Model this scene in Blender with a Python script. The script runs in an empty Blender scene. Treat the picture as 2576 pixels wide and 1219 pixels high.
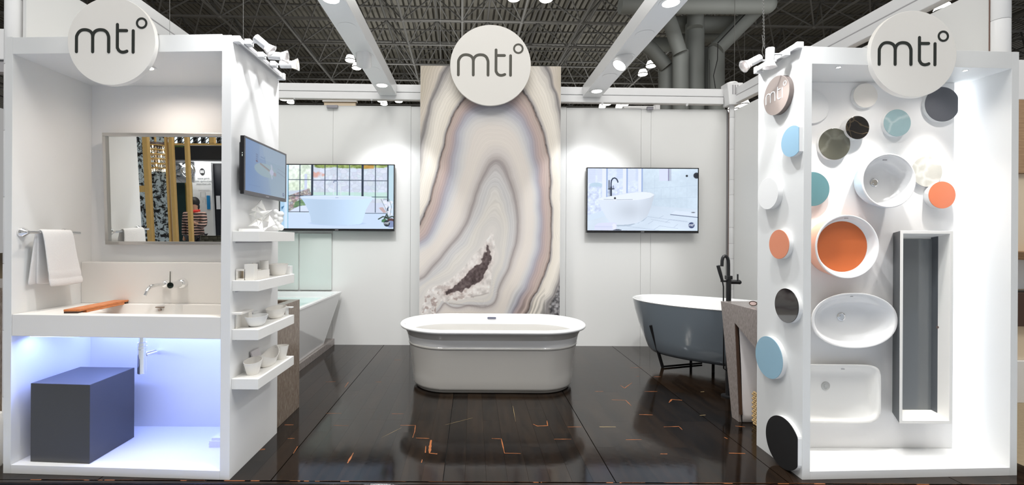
import bpy, bmesh, math, random
import numpy as np
from mathutils import Vector, Matrix, Euler
random.seed(7)
rng = np.random.RandomState(11)
PI = math.pi
SC = bpy.context.scene
COL = SC.collection

# ------------------------------------------------------------------ camera
F_PX = 1140.0; CX0 = 1190.0; CY0 = 600.0; HC = 1.364; ROLL = math.radians(0.3)
cd = bpy.data.cameras.new('camera'); cam = bpy.data.objects.new('camera', cd); COL.objects.link(cam)
cd.sensor_width = 36.0; cd.sensor_fit = 'HORIZONTAL'; cd.lens = 36.0 * F_PX / 2576.0
cd.shift_x = (1288.0 - CX0) / 2576.0; cd.shift_y = (CY0 - 609.5) / 2576.0
cd.clip_start = 0.05; cd.clip_end = 300
_r = Vector((math.cos(ROLL), 0, math.sin(ROLL))); _u = Vector((-math.sin(ROLL), 0, math.cos(ROLL)))
m = Matrix.Identity(4)
for i in range(3):
    m[i][0] = _r[i]; m[i][1] = _u[i]; m[i][2] = (0, -1, 0)[i]
m[2][3] = HC
cam.matrix_world = m
SC.camera = cam

# ------------------------------------------------------------------ world, exposure, hall light
SC.view_settings.view_transform = 'Standard'; SC.view_settings.look = 'None'
SC.view_settings.gamma = 1.0; SC.view_settings.use_curve_mapping = False
SC.view_settings.exposure = 0.06
W = bpy.data.worlds.new('hall_air'); SC.world = W; W.use_nodes = True
W.node_tree.nodes['Background'].inputs[0].default_value = (1.0, 0.99, 0.975, 1)
W.node_tree.nodes['Background'].inputs[1].default_value = 0.33

def light(kind, name, loc, energy, color=(1, 1, 1), target=None, size=0.1, size_y=None, spot=60, blend=0.3):
    l = bpy.data.lights.new(name, kind); o = bpy.data.objects.new(name, l); COL.objects.link(o)
    l.energy = energy; l.color = color; o.location = loc
    if kind == 'AREA':
        l.size = size
        if size_y: l.shape = 'RECTANGLE'; l.size_y = size_y
    else:
        l.shadow_soft_size = size
    if kind == 'SPOT':
        l.spot_size = math.radians(spot); l.spot_blend = blend
    if target is not None:
        d = Vector(target) - Vector(loc)
        o.rotation_euler = d.to_track_quat('-Z', 'Y').to_euler()
    return o
for (x, y, e) in ((-4.5, -1.6, 340), (0.2, -1.8, 340), (4.9, -1.6, 340), (-4.0, 1.2, 130), (0.2, 1.6, 110), (4.4, 1.2, 130), (-12, 3, 150), (13, 3, 150), (-6, 17, 200), (8, 18, 200)):
    light('AREA', 'hall_light', (x, y, 11.0), e, (1, 0.985, 0.95), (x, y, 0), size=3.2)
for (x, y) in ((-9, 14), (3, 12), (0, 24), (12, 16), (-6, 30), (8, 32)):
    light('AREA', 'roof_fill_light', (x, y, 9.5), 260, (1, 0.985, 0.95), (x, y, 20), size=6)  # added area lights brighten the roof, standing in for upward spill of lamps

# ------------------------------------------------------------------ helpers
def unroll(px, py):
    dx, dy = px - CX0, py - CY0
    return dx * math.cos(ROLL) + dy * math.sin(ROLL), -dx * math.sin(ROLL) + dy * math.cos(ROLL)
def P(px, py, Y):
    a, b = unroll(px, py)
    return Vector((a * Y / F_PX, Y, HC - b * Y / F_PX))
def srgb(r, g, b):
    f = lambda c: (c / 12.92 if c <= 0.04045 else ((c + 0.055) / 1.055) ** 2.4)
    return (f(r / 255), f(g / 255), f(b / 255))

def new_mat(name):
    m = bpy.data.materials.new(name); m.use_nodes = True
    return m, m.node_tree.nodes, m.node_tree.links, m.node_tree.nodes['Principled BSDF']
def mat(name, col, rough=0.5, metal=0.0, spec=0.5, coat=0.0, emit=None, es=0.0, ior=None, bump=None, vary=0.0, vscale=8.0):
    m, N, L, b = new_mat(name)
    b.inputs['Base Color'].default_value = (*col, 1)
    b.inputs['Roughness'].default_value = rough; b.inputs['Metallic'].default_value = metal
    b.inputs['Specular IOR Level'].default_value = spec; b.inputs['Coat Weight'].default_value = coat
    b.inputs['Coat Roughness'].default_value = 0.04
    if emit: b.inputs['Emission Color'].default_value = (*emit, 1); b.inputs['Emission Strength'].default_value = es
    if vary or bump:
        tc = N.new('ShaderNodeTexCoord'); nz = N.new('ShaderNodeTexNoise'); nz.inputs['Scale'].default_value = vscale
        nz.inputs['Detail'].default_value = 5
        L.new(tc.outputs['Object'], nz.inputs['Vector'])
        if vary:
            mx = N.new('ShaderNodeMix'); mx.data_type = 'RGBA'
            mx.inputs['A'].default_value = (*[c * (1 - vary) for c in col], 1)
            mx.inputs['B'].default_value = (*[min(1, c * (1 + vary)) for c in col], 1)
            L.new(nz.outputs['Fac'], mx.inputs['Factor']); L.new(mx.outputs['Result'], b.inputs['Base Color'])
        if bump:
            nb = N.new('ShaderNodeTexNoise'); nb.inputs['Scale'].default_value = bump[0]; nb.inputs['Detail'].default_value = 3
            L.new(tc.outputs['Object'], nb.inputs['Vector'])
            bp = N.new('ShaderNodeBump'); bp.inputs['Strength'].default_value = bump[1]; bp.inputs['Distance'].default_value = bump[2]
            L.new(nb.outputs['Fac'], bp.inputs['Height']); L.new(bp.outputs['Normal'], b.inputs['Normal'])
    return m
def emis(name, col, s):
    return mat(name, (0.8, 0.8, 0.8), 0.6, emit=col, es=s)
def ramp_mat(name, stops, scale, stretch=(1, 1, 1), rough=0.4, detail=8, dist=0.0, coat=0.0, bump=0.0, rough2=0.62, voronoi=None):
    m, N, L, b = new_mat(name)
    tc = N.new('ShaderNodeTexCoord'); mp = N.new('ShaderNodeMapping'); mp.inputs['Scale'].default_value = stretch
    nz = N.new('ShaderNodeTexNoise'); nz.inputs['Scale'].default_value = scale; nz.inputs['Detail'].default_value = detail
    nz.inputs['Roughness'].default_value = rough2; nz.inputs['Distortion'].default_value = dist
    rp = N.new('ShaderNodeValToRGB')
    L.new(tc.outputs['Object'], mp.inputs['Vector']); L.new(mp.outputs[0], nz.inputs['Vector'])
    L.new(nz.outputs['Fac'], rp.inputs['Fac']); L.new(rp.outputs['Color'], b.inputs['Base Color'])
    el = rp.color_ramp.elements
    while len(el) < len(stops): el.new(0.5)
    for e, (p, c) in zip(el, stops): e.position = p; e.color = (*c, 1)
    b.inputs['Roughness'].default_value = rough; b.inputs['Coat Weight'].default_value = coat; b.inputs['Coat Roughness'].default_value = 0.03
    if bump:
        bp = N.new('ShaderNodeBump'); bp.inputs['Strength'].default_value = bump; bp.inputs['Distance'].default_value = 0.002
        L.new(nz.outputs['Fac'], bp.inputs['Height']); L.new(bp.outputs['Normal'], b.inputs['Normal'])
    return m
def glass_mat(name, col=(1, 1, 1), rough=0.0, ior=1.45):
    m, N, L, b = new_mat(name)
    b.inputs['Base Color'].default_value = (*col, 1); b.inputs['Transmission Weight'].default_value = 1
    b.inputs['Roughness'].default_value = rough; b.inputs['IOR'].default_value = ior
    return m
def vcol_mat(name, rough=0.4, emit=0.0, coat=0.0):
    m, N, L, b = new_mat(name)
    a = N.new('ShaderNodeVertexColor'); a.layer_name = 'Col'
    b.inputs['Roughness'].default_value = rough; b.inputs['Coat Weight'].default_value = coat
    if emit:
        b.inputs['Base Color'].default_value = (0.01, 0.01, 0.012, 1)
        L.new(a.outputs['Color'], b.inputs['Emission Color']); b.inputs['Emission Strength'].default_value = emit
    else:
        L.new(a.outputs['Color'], b.inputs['Base Color'])
    return m

class Fr:
    """a local frame: u to the viewer's right, v up, n towards the viewer"""
    def __init__(s, o=(0, 0, 0), u=(1, 0, 0), v=(0, 0, 1), n=(0, -1, 0)):
        s.o = Vector(o); s.u = Vector(u).normalized(); s.v = Vector(v).normalized(); s.n = Vector(n).normalized()
    def __call__(s, a, b, c=0.0): return s.o + s.u * a + s.v * b + s.n * c

class MB:
    def __init__(s): s.v = []; s.f = []
    def add(s, vs, fs):
        k = len(s.v); s.v += [tuple(p) for p in vs]; s.f += [tuple(i + k for i in f) for f in fs]; return s
    def hexa(s, b, t):
        """b, t: four bottom and four top corners in the same turning order"""
        return s.add(list(b) + list(t), [(3, 2, 1, 0), (4, 5, 6, 7), (0, 1, 5, 4), (1, 2, 6, 5), (2, 3, 7, 6), (3, 0, 4, 7)])
    def box(s, x0, x1, y0, y1, z0, z1):
        return s.hexa([(x0, y0, z0), (x1, y0, z0), (x1, y1, z0), (x0, y1, z0)], [(x0, y0, z1), (x1, y0, z1), (x1, y1, z1), (x0, y1, z1)])
    def prism(s, poly, z0, z1):
        n = len(poly)
        return s.add([(x, y, z0) for x, y in poly] + [(x, y, z1) for x, y in poly],
                     [tuple(range(n))[::-1], tuple(range(n, 2 * n))] + [(i, (i + 1) % n, (i + 1) % n + n, i + n) for i in range(n)])
    def fprism(s, fr, poly, c0, c1):
        n = len(poly)
        return s.add([fr(a, b, c0) for a, b in poly] + [fr(a, b, c1) for a, b in poly],
                     [tuple(range(n))[::-1], tuple(range(n, 2 * n))] + [(i, (i + 1) % n, (i + 1) % n + n, i + n) for i in range(n)])
    def fbox(s, fr, a0, a1, b0, b1, c0, c1):
        return s.fprism(fr, [(a0, b0), (a1, b0), (a1, b1), (a0, b1)], c0, c1)
    def loft(s, rings, cap0=True, cap1=True):
        n = len(rings[0]); k = []
        vs = [p for r in rings for p in r]; fs = []
        for j in range(len(rings) - 1):
            for i in range(n):
                i2 = (i + 1) % n
                fs.append((j * n + i, j * n + i2, (j + 1) * n + i2, (j + 1) * n + i))
        if cap0: fs.append(tuple(range(n))[::-1])
        if cap1: fs.append(tuple(range((len(rings) - 1) * n, len(rings) * n)))
        return s.add(vs, fs)
    def tube(s, pts, r, n=8, cap=True, flat=1.0, up=None):
        pts = [Vector(p) for p in pts]; rs = r if isinstance(r, (list, tuple)) else [r] * len(pts)
        rings = []; prev = None
        for i, p in enumerate(pts):
            t = (pts[min(i + 1, len(pts) - 1)] - pts[max(i - 1, 0)]).normalized()
            if prev is None:
                a = Vector(up) if up else (Vector((0, 0, 1)) if abs(t.z) < 0.9 else Vector((1, 0, 0)))
            else: a = prev
            a = (a - t * a.dot(t)).normalized(); b = t.cross(a); prev = a
            rings.append([p + (a * math.cos(q) + b * math.sin(q) * flat) * rs[i] for q in [2 * PI * k / n for k in range(n)]])
        return s.loft(rings, cap, cap)
    def lathe(s, prof, o=(0, 0, 0), axis=(0, 0, 1), n=24, cap=True):
        ax = Vector(axis).normalized(); a = Vector((1, 0, 0)) if abs(ax.x) < 0.8 else Vector((0, 1, 0))
        a = (a - ax * a.dot(ax)).normalized(); b = ax.cross(a); o = Vector(o)
        return s.loft([[o + ax * h + (a * math.cos(q) + b * math.sin(q)) * max(r, 1e-4) for q in [2 * PI * k / n for k in range(n)]] for r, h in prof], cap, cap)
    def ball(s, c, r, sc=(1, 1, 1), n=14, rot=None):
        rings = []
        for j in range(1, 10):
            th = PI * j / 10
            ring = []
            for k in range(n):
                q = 2 * PI * k / n
                p = Vector((math.sin(th) * math.cos(q) * r * sc[0], math.sin(th) * math.sin(q) * r * sc[1], -math.cos(th) * r * sc[2]))
                if rot: p = rot @ p
                ring.append(Vector(c) + p)
            rings.append(ring)
        return s.loft(rings)
    def build(s, name, material, parent=None, smooth=None, bevel=0.0, seg=2):
        me = bpy.data.meshes.new(name); me.from_pydata(s.v, [], s.f); me.update()
        bm = bmesh.new(); bm.from_mesh(me); bmesh.ops.recalc_face_normals(bm, faces=bm.faces); bm.to_mesh(me); bm.free()
        if smooth is not None:
            me.shade_smooth(); me.set_sharp_from_angle(angle=math.radians(smooth))
        o = bpy.data.objects.new(name, me); COL.objects.link(o)
        if material: me.materials.append(material)
        if bevel:
            md = o.modifiers.new('bevel', 'BEVEL'); md.width = bevel; md.segments = seg; md.limit_method = 'ANGLE'; md.angle_limit = math.radians(40)
        if parent is not None: attach(o, parent)
        return o
def attach(o, parent):
    bpy_inv = Matrix.Translation(parent.get('_loc', (0, 0, 0))).inverted() if '_loc' in parent else Matrix.Identity(4)
    o.parent = parent; o.matrix_parent_inverse = bpy_inv
def tag(o, label=None, cat=None, group=None, kind=None):
    if label: o['label'] = label
    if cat: o['category'] = cat
    if group: o['group'] = group
    if kind: o['kind'] = kind
    return o
BASES = {}
def thing(name, label, cat, loc=(0, 0, 0), group=None, kind=None):
    o = bpy.data.objects.new(name, None); COL.objects.link(o); o.location = loc; o.empty_display_size = 0.05
    BASES[o.name] = Vector(loc)
    return tag(o, label, cat, group, kind)
def attach(o, parent):
    o.parent = parent
    # parts are built in world coordinates; undo the translation of their thing's base (and of its parent, if any)
    q = parent; v = Vector((0, 0, 0))
    if parent.name in BASES: v = BASES[parent.name]
    o.matrix_parent_inverse = Matrix.Translation(-v)
def copy_tree(o, dv, label=None, group=None):
    """a copy of a thing with copies of its parts and sub-parts, moved by dv"""
    c = o.copy(); COL.objects.link(c)
    if o.parent is None:
        c.location = Vector(o.location) + Vector(dv)
    if label: c['label'] = label
    if group: c['group'] = group
    for ch in list(o.children):
        k = copy_tree(ch, (0, 0, 0)); k.parent = c; k.matrix_parent_inverse = ch.matrix_parent_inverse.copy()
    return c

def circle(r, n=48, cx=0, cy=0, ry=None):
    ry = ry or r
    return [(cx + r * math.cos(2 * PI * i / n), cy + ry * math.sin(2 * PI * i / n)) for i in range(n)]
def stadium(cx, cy, z, L, b, n=16):
    pts = []
    for i in range(n + 1):
        q = -PI / 2 + PI * i / n; pts.append(Vector((cx + L + b * math.cos(q), cy + b * math.sin(q), z)))
    for i in range(n + 1):
        q = PI / 2 + PI * i / n; pts.append(Vector((cx - L + b * math.cos(q), cy + b * math.sin(q), z)))
    return pts
def sellipse(fr, a, b, c, n=64, e=2.0, cx=0, cy=0):
    out = []
    for i in range(n):
        q = 2 * PI * i / n; cq, sq = math.cos(q), math.sin(q)
        out.append(fr(cx + a * math.copysign(abs(cq) ** (2 / e), cq), cy + b * math.copysign(abs(sq) ** (2 / e), sq), c))
    return out

# ------------------------------------------------------------------ materials
M = {}
M['panel'] = mat('white_laminate', (0.80, 0.80, 0.795), 0.38, spec=0.4)
M['frame'] = mat('frame_laminate', (0.76, 0.765, 0.755), 0.42, spec=0.4)
M['wall'] = mat('wall_laminate', (0.80, 0.80, 0.785), 0.45, spec=0.35)
M['gap'] = mat('joint_grey', (0.40, 0.39, 0.40), 0.7)  # grey of joints, backings and slots
M['beam'] = mat('beam_white', (0.82, 0.82, 0.82), 0.22, spec=0.5)
M['acrylic'] = mat('gloss_white_acrylic', (0.84, 0.84, 0.84), 0.12, coat=0.5)
M['matte'] = mat('matte_white_resin', (0.84, 0.83, 0.80), 0.5)
M['plaster'] = mat('cream_resin', (0.87, 0.84, 0.79), 0.55)
M['plaster_w'] = mat('white_resin', (0.84, 0.84, 0.83), 0.5)
M['vanity'] = mat('warm_white_solid_surface', (0.80, 0.78, 0.745), 0.35)
M['chrome'] = mat('chrome', (0.86, 0.86, 0.86), 0.06, metal=1)
M['nickel'] = mat('brushed_nickel', (0.62, 0.60, 0.57), 0.32, metal=1)
M['mirror'] = mat('mirror_silver', (0.86, 0.88, 0.87), 0.0, metal=1)
M['black'] = mat('black_plastic', (0.012, 0.012, 0.014), 0.22)
M['mblack'] = mat('matte_black_metal', (0.012, 0.012, 0.013), 0.38)
M['bezel_g'] = mat('grey_bezel', (0.10, 0.10, 0.11), 0.3)
M['block'] = mat('charcoal_speckled_solid', srgb(64, 64, 66), 0.34, vary=0.12, vscale=300)
M['paper'] = mat('paper', (0.8, 0.8, 0.82), 0.7)
M['letter'] = mat('dark_green_black_inlay', srgb(36, 40, 36), 0.35)
M['letter_o'] = mat('olive_grey_inlay', srgb(84, 82, 74), 0.4)
M['letter_w'] = mat('white_inlay', (0.8, 0.8, 0.8), 0.4)
M['sign'] = mat('sign_off_white', (0.80, 0.775, 0.73), 0.45, bump=(90, 0.05, 0.001))
M['led'] = emis('white_led', (0.85, 0.92, 1.0), 9.0)
M['ledb'] = emis('blue_white_led', (0.45, 0.58, 1.0), 6.0)
M['lamp_w'] = emis('lamp_white', (1.0, 0.97, 0.93), 14.0)
M['lamp_warm'] = emis('lamp_warm', (1.0, 0.86, 0.66), 14.0)
M['hall_lamp'] = emis('hall_lamp_glow', (1.0, 0.99, 0.90), 9.0)
M['steel'] = mat('painted_truss_steel', srgb(108, 108, 106), 0.5)
M['deck'] = mat('roof_deck_metal', srgb(124, 122, 114), 0.7)
M['concrete'] = mat('grey_painted_column', srgb(124, 128, 126), 0.6, vary=0.05, vscale=1.2)
M['carpet'] = mat('pale_blue_grey_carpet', srgb(170, 178, 190), 0.95, bump=(300, 0.6, 0.004), vary=0.12, vscale=120)
M['carpet_t'] = mat('tan_carpet', srgb(168, 150, 122), 0.95, bump=(200, 0.6, 0.004), vary=0.2, vscale=60)
M['towel'] = mat('white_terry', (0.82, 0.81, 0.80), 0.95, bump=(420, 0.9, 0.004))
M['gold'] = mat('brushed_gold_paint', srgb(212, 174, 108), 0.36, metal=0.1, vary=0.08, vscale=14)
M['cord'] = mat('steel_cord', (0.35, 0.35, 0.34), 0.4, metal=0.7)
M['glass'] = glass_mat('clear_glass')
M['tubgrey'] = mat('slate_grey_gloss', srgb(112, 121, 129), 0.12, coat=0.6)
M['lav'] = ramp_mat('travertine', [(0.30, srgb(84, 70, 58)), (0.45, srgb(118, 103, 90)), (0.55, srgb(138, 125, 112)), (0.70, srgb(172, 160, 146))], 26, (6, 6, 0.9), 0.22, detail=10, coat=0.25, bump=0.15, rough2=0.75)
M['lavlight'] = ramp_mat('pale_travertine', [(0.30, srgb(106, 97, 92)), (0.5, srgb(140, 131, 126)), (0.72, srgb(170, 163, 160))], 26, (5, 5, 1.2), 0.25, detail=10, coat=0.25, bump=0.1, rough2=0.75)
M['brown'] = mat('dark_brown_edge', srgb(70, 50, 38), 0.5)
M['teak'] = ramp_mat('orange_teak', [(0.3, srgb(172, 92, 42)), (0.7, srgb(216, 136, 78))], 16, (14, 1.2, 14), 0.4)
M['straw'] = mat('woven_straw', srgb(196, 166, 118), 0.8, vary=0.25, vscale=60)
M['woodp'] = ramp_mat('oak_board', [(0.3, srgb(150, 118, 88)), (0.7, srgb(184, 152, 118))], 6, (1, 1, 12), 0.5)
M['cream'] = mat('cream_board', srgb(226, 208, 182), 0.5)
M['brownbag'] = mat('brown_leather', srgb(70, 45, 30), 0.4)
M['water_tint'] = mat('pale_green_water_light', srgb(212, 219, 215), 0.15)
M['water'] = glass_mat('water', (0.55, 0.86, 0.84), 0.02, 1.33)
M['aqua'] = mat('pale_aqua_liner', srgb(176, 212, 208), 0.3)

# floor planks: dark lacquer, each plank its own tone
def plank_material():
    m, N, L, b = new_mat('dark_lacquered_bamboo')
    tc = N.new('ShaderNodeTexCoord'); oi = N.new('ShaderNodeObjectInfo')
    add = N.new('ShaderNodeVectorMath'); add.operation = 'ADD'
    sc = N.new('ShaderNodeVectorMath'); sc.operation = 'SCALE'; sc.inputs['Scale'].default_value = 37.0
    cb = N.new('ShaderNodeCombineXYZ')
    L.new(oi.outputs['Random'], cb.inputs[0]); L.new(oi.outputs['Random'], cb.inputs[1])
    L.new(cb.outputs[0], sc.inputs[0]); L.new(tc.outputs['Object'], add.inputs[0]); L.new(sc.outputs[0], add.inputs[1])
    mp = N.new('ShaderNodeMapping'); mp.inputs['Scale'].default_value = (9, 0.9, 1); L.new(add.outputs[0], mp.inputs['Vector'])
    nz = N.new('ShaderNodeTexNoise'); nz.inputs['Scale'].default_value = 3.0; nz.inputs['Detail'].default_value = 6
    L.new(mp.outputs[0], nz.inputs['Vector'])
    rp = N.new('ShaderNodeValToRGB'); e = rp.color_ramp.elements
    e[0].position = 0.32; e[0].color = (*srgb(16, 11, 8), 1); e[1].position = 0.72; e[1].color = (*srgb(36, 26, 18), 1)
    mt = N.new('ShaderNodeMath'); mt.operation = 'MULTIPLY_ADD'; mt.inputs[1].default_value = 0.30
    mt2 = N.new('ShaderNodeMath'); mt2.operation = 'SUBTRACT'; mt2.inputs[1].default_value = 0.15
    L.new(oi.outputs['Random'], mt.inputs[0]); L.new(nz.outputs['Fac'], mt.inputs[2]); L.new(mt.outputs[0], mt2.inputs[0])
    L.new(mt2.outputs[0], rp.inputs['Fac']); L.new(rp.outputs['Color'], b.inputs['Base Color'])
    n2 = N.new('ShaderNodeTexNoise'); n2.inputs['Scale'].default_value = 2.2; n2.inputs['Detail'].default_value = 4
    L.new(tc.outputs['Object'], n2.inputs['Vector'])
    mr = N.new('ShaderNodeMapRange'); mr.inputs['From Min'].default_value = 0.3; mr.inputs['From Max'].default_value = 0.7
    mr.inputs['To Min'].default_value = 0.05; mr.inputs['To Max'].default_value = 0.15
    L.new(n2.outputs['Fac'], mr.inputs['Value']); L.new(mr.outputs['Result'], b.inputs['Roughness'])
    b.inputs['IOR'].default_value = 1.38; b.inputs['Specular IOR Level'].default_value = 0.5
    # fine scratches and waviness of the lacquer
    n3 = N.new('ShaderNodeTexNoise'); n3.inputs['Scale'].default_value = 5.0; n3.inputs['Detail'].default_value = 3
    L.new(tc.outputs['Object'], n3.inputs['Vector'])
    bp = N.new('ShaderNodeBump'); bp.inputs['Strength'].default_value = 0.07; bp.inputs['Distance'].default_value = 0.01
    L.new(n3.outputs['Fac'], bp.inputs['Height']); L.new(bp.outputs['Normal'], b.inputs['Normal'])
    return m
M['plank'] = plank_material()
M['worn'] = mat('exposed_orange_wood', srgb(148, 86, 42), 0.45, vary=0.5, vscale=30)
M['scratch'] = mat('pale_scratch', srgb(150, 130, 90), 0.5)
M['subfloor'] = mat('black_underlay', (0.008, 0.007, 0.006), 0.5)

# ------------------------------------------------------------------ raster helpers for prints and screens (numpy)
def vnoise(h, w, sc, seed, octaves=4, sx=1.0, sy=1.0):
    r = np.random.RandomState(seed); out = np.zeros((h, w)); amp = 1; tot = 0
    for o in range(octaves):
        gy, gx = max(2, int(h / sc * sy) + 2), max(2, int(w / sc * sx) + 2)
        g = r.rand(gy + 1, gx + 1)
        yy = np.linspace(0, gy - 1.001, h); xx = np.linspace(0, gx - 1.001, w)
        y0 = yy.astype(int); x0 = xx.astype(int); fy = (yy - y0)[:, None]; fx = (xx - x0)[None, :]
        fy = fy * fy * (3 - 2 * fy); fx = fx * fx * (3 - 2 * fx)
        v = g[y0][:, x0] * (1 - fy) * (1 - fx) + g[y0 + 1][:, x0] * fy * (1 - fx) + g[y0][:, x0 + 1] * (1 - fy) * fx + g[y0 + 1][:, x0 + 1] * fy * fx
        out += amp * v; tot += amp; amp *= 0.5; sc /= 2.0
    return out / tot
class Cv:
    """a small canvas whose drawing coordinates are (x0..x1, y0..y1) with y downwards"""
    def __init__(s, w, h, x0, x1, y0, y1, bg):
        s.a = np.zeros((h, w, 3)) + np.array(bg, float); s.w, s.h = w, h
        s.X, s.Y = np.meshgrid(np.linspace(x0, x1, w), np.linspace(y0, y1, h)); s.px = (x1 - x0) / w
    def put(s, mask, c, op=1.0):
        m = np.clip(mask, 0, 1)[..., None] * op
        s.a = s.a * (1 - m) + np.array(c, float) * m if not isinstance(c, np.ndarray) or c.ndim == 1 else s.a * (1 - m) + c * m
    def soft(s, d, k=1.0): return np.clip(0.5 - d / (s.px * k), 0, 1)
    def rect(s, x0, x1, y0, y1, c, op=1.0):
        d = np.maximum(np.maximum(x0 - s.X, s.X - x1), np.maximum(y0 - s.Y, s.Y - y1)); s.put(s.soft(d), c, op)
    def ell(s, cx, cy, rx, ry, c, op=1.0, k=1.0):
        d = (np.sqrt(((s.X - cx) / rx) ** 2 + ((s.Y - cy) / ry) ** 2) - 1) * min(rx, ry); s.put(s.soft(d, k), c, op)
    def line(s, pts, w, c, op=1.0, k=1.0):
        d = np.full(s.X.shape, 1e9)
        for (x0, y0), (x1, y1) in zip(pts[:-1], pts[1:]):
            dx, dy = x1 - x0, y1 - y0; t = np.clip(((s.X - x0) * dx + (s.Y - y0) * dy) / (dx * dx + dy * dy + 1e-9), 0, 1)
            d = np.minimum(d, np.hypot(s.X - x0 - t * dx, s.Y - y0 - t * dy))
        s.put(s.soft(d - w, k), c, op)
    def inside(s, poly):
        ins = np.zeros(s.X.shape, bool); n = len(poly)
        for i in range(n):
            (x0, y0), (x1, y1) = poly[i], poly[(i + 1) % n]
            if y0 == y1: continue
            c = ((y0 > s.Y) != (y1 > s.Y)) & (s.X < (x1 - x0) * (s.Y - y0) / (y1 - y0) + x0); ins ^= c
        return ins
    def poly(s, poly, c, op=1.0): s.put(s.inside(poly).astype(float), c, op)
def picture_mesh(name, img, fr, w, h, material, parent=None):
    """a fine grid of w x h metres, corner at fr origin (bottom left), coloured point by point from img (sRGB 0-255, first row on top)"""
    H, Wd = img.shape[:2]
    jj, ii = np.meshgrid(np.arange(H), np.arange(Wd), indexing='ij')
    o, u, v = np.array(fr.o), np.array(fr.u), np.array(fr.v)
    co = o[None, None] + (ii / (Wd - 1) * w)[..., None] * u + ((1 - jj / (H - 1)) * h)[..., None] * v
    idx = np.arange(H * Wd).reshape(H, Wd)
    q = np.stack([idx[1:, :-1], idx[1:, 1:], idx[:-1, 1:], idx[:-1, :-1]], -1).reshape(-1, 4)
    me = bpy.data.meshes.new(name)
    me.vertices.add(H * Wd); me.vertices.foreach_set('co', co.reshape(-1).astype(np.float32))
    me.loops.add(q.size); me.loops.foreach_set('vertex_index', q.reshape(-1).astype(np.int32))
    me.polygons.add(len(q)); me.polygons.foreach_set('loop_start', (np.arange(len(q)) * 4).astype(np.int32))
    me.polygons.foreach_set('loop_total', np.full(len(q), 4, np.int32))
    me.update(); me.validate()
    c = np.clip(img / 255.0, 0, 1); c = np.where(c <= 0.04045, c / 12.92, ((c + 0.055) / 1.055) ** 2.4)
    rgba = np.ones((H * Wd, 4), np.float32); rgba[:, :3] = c.reshape(-1, 3)
    at = me.color_attributes.new('Col', 'FLOAT_COLOR', 'POINT'); at.data.foreach_set('color', rgba.reshape(-1))
    ob = bpy.data.objects.new(name, me); COL.objects.link(ob); me.materials.append(material)
    if parent is not None: attach(ob, parent)
    return ob

# ------------------------------------------------------------------ the logo lettering (unit: radius of its disc)
def arc_pts(pts): return pts
LOGO_M1 = [(-.797, -.243), (-.797, .06), (-.785, .13), (-.745, .20), (-.685, .245), (-.61, .258), (-.53, .245), (-.465, .205), (-.433, .14), (-.427, .06), (-.427, -.243)]
LOGO_M2 = [(-.427, .10), (-.410, .17), (-.365, .225), (-.305, .252), (-.24, .258), (-.165, .245), (-.105, .20), (-.072, .13), (-.0615, .06), (-.0615, -.243)]
LOGO_T1 = [(.135, .38), (.135, -.10), (.145, -.165), (.175, -.215), (.22, -.243), (.27, -.25), (.32, -.24), (.354, -.226)]
LOGO_T2 = [(.135, .243), (.345, .243)]
LOGO_I = [(.496, .239), (.496, -.248)]
LOGO_RING = [(.687 + .107 * math.cos(2 * PI * k / 28), .414 + .107 * math.sin(2 * PI * k / 28)) for k in range(29)]
def stroke(mb, fr, pts, hw, c0, c1):
    for (x0, y0), (x1, y1) in zip(pts[:-1], pts[1:]):
        c1 += 5e-6
        d = Vector((x1 - x0, y1 - y0)); L = d.length
        if L < 1e-6: continue
        n = Vector((-d.y, d.x)) / L * hw
        mb.fprism(fr, [(x0 - n.x, y0 - n.y), (x1 - n.x, y1 - n.y), (x1 + n.x, y1 + n.y), (x0 + n.x, y0 + n.y)], c0, c1)
    for (x, y) in pts: c1 += 5e-6; mb.fprism(fr, circle(hw, 14, x, y), c0, c1)
def smooth_line(ps, n=4):
    if len(ps) < 4 or len(ps) > 20: return ps
    out = []
    for i in range(len(ps) - 1):
        p0, p1, p2, p3 = ps[max(i - 1, 0)], ps[i], ps[i + 1], ps[min(i + 2, len(ps) - 1)]
        if abs(p1[0] - p2[0]) < 1e-9: out.append(p1); continue
        for k in range(n):
            t = k / n
            out.append(tuple(.5 * (2 * b + (c - a) * t + (2 * a - 5 * b + 4 * c - d) * t * t + (3 * b - a - 3 * c + d) * t ** 3) for a, b, c, d in zip(p0, p1, p2, p3)))
    return out + [ps[-1]]
def logo(fr, R, material, parent, c0, hw=0.034):
    sc = lambda ps: [(x * R, y * R) for x, y in smooth_line(ps)]
    for name, sts, w in (('letter', [LOGO_M1, LOGO_M2], hw), ('letter', [LOGO_T1, LOGO_T2], hw), ('letter', [LOGO_I], hw), ('degree_ring', [LOGO_RING], hw * 0.68)):
        mb = MB()
        for q_, s_ in enumerate(sts): stroke(mb, fr, sc(s_), w * R, c0 - 0.0008, c0 + 0.0012 + q_ * 6e-4)
        mb.build(name, material, parent)

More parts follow.
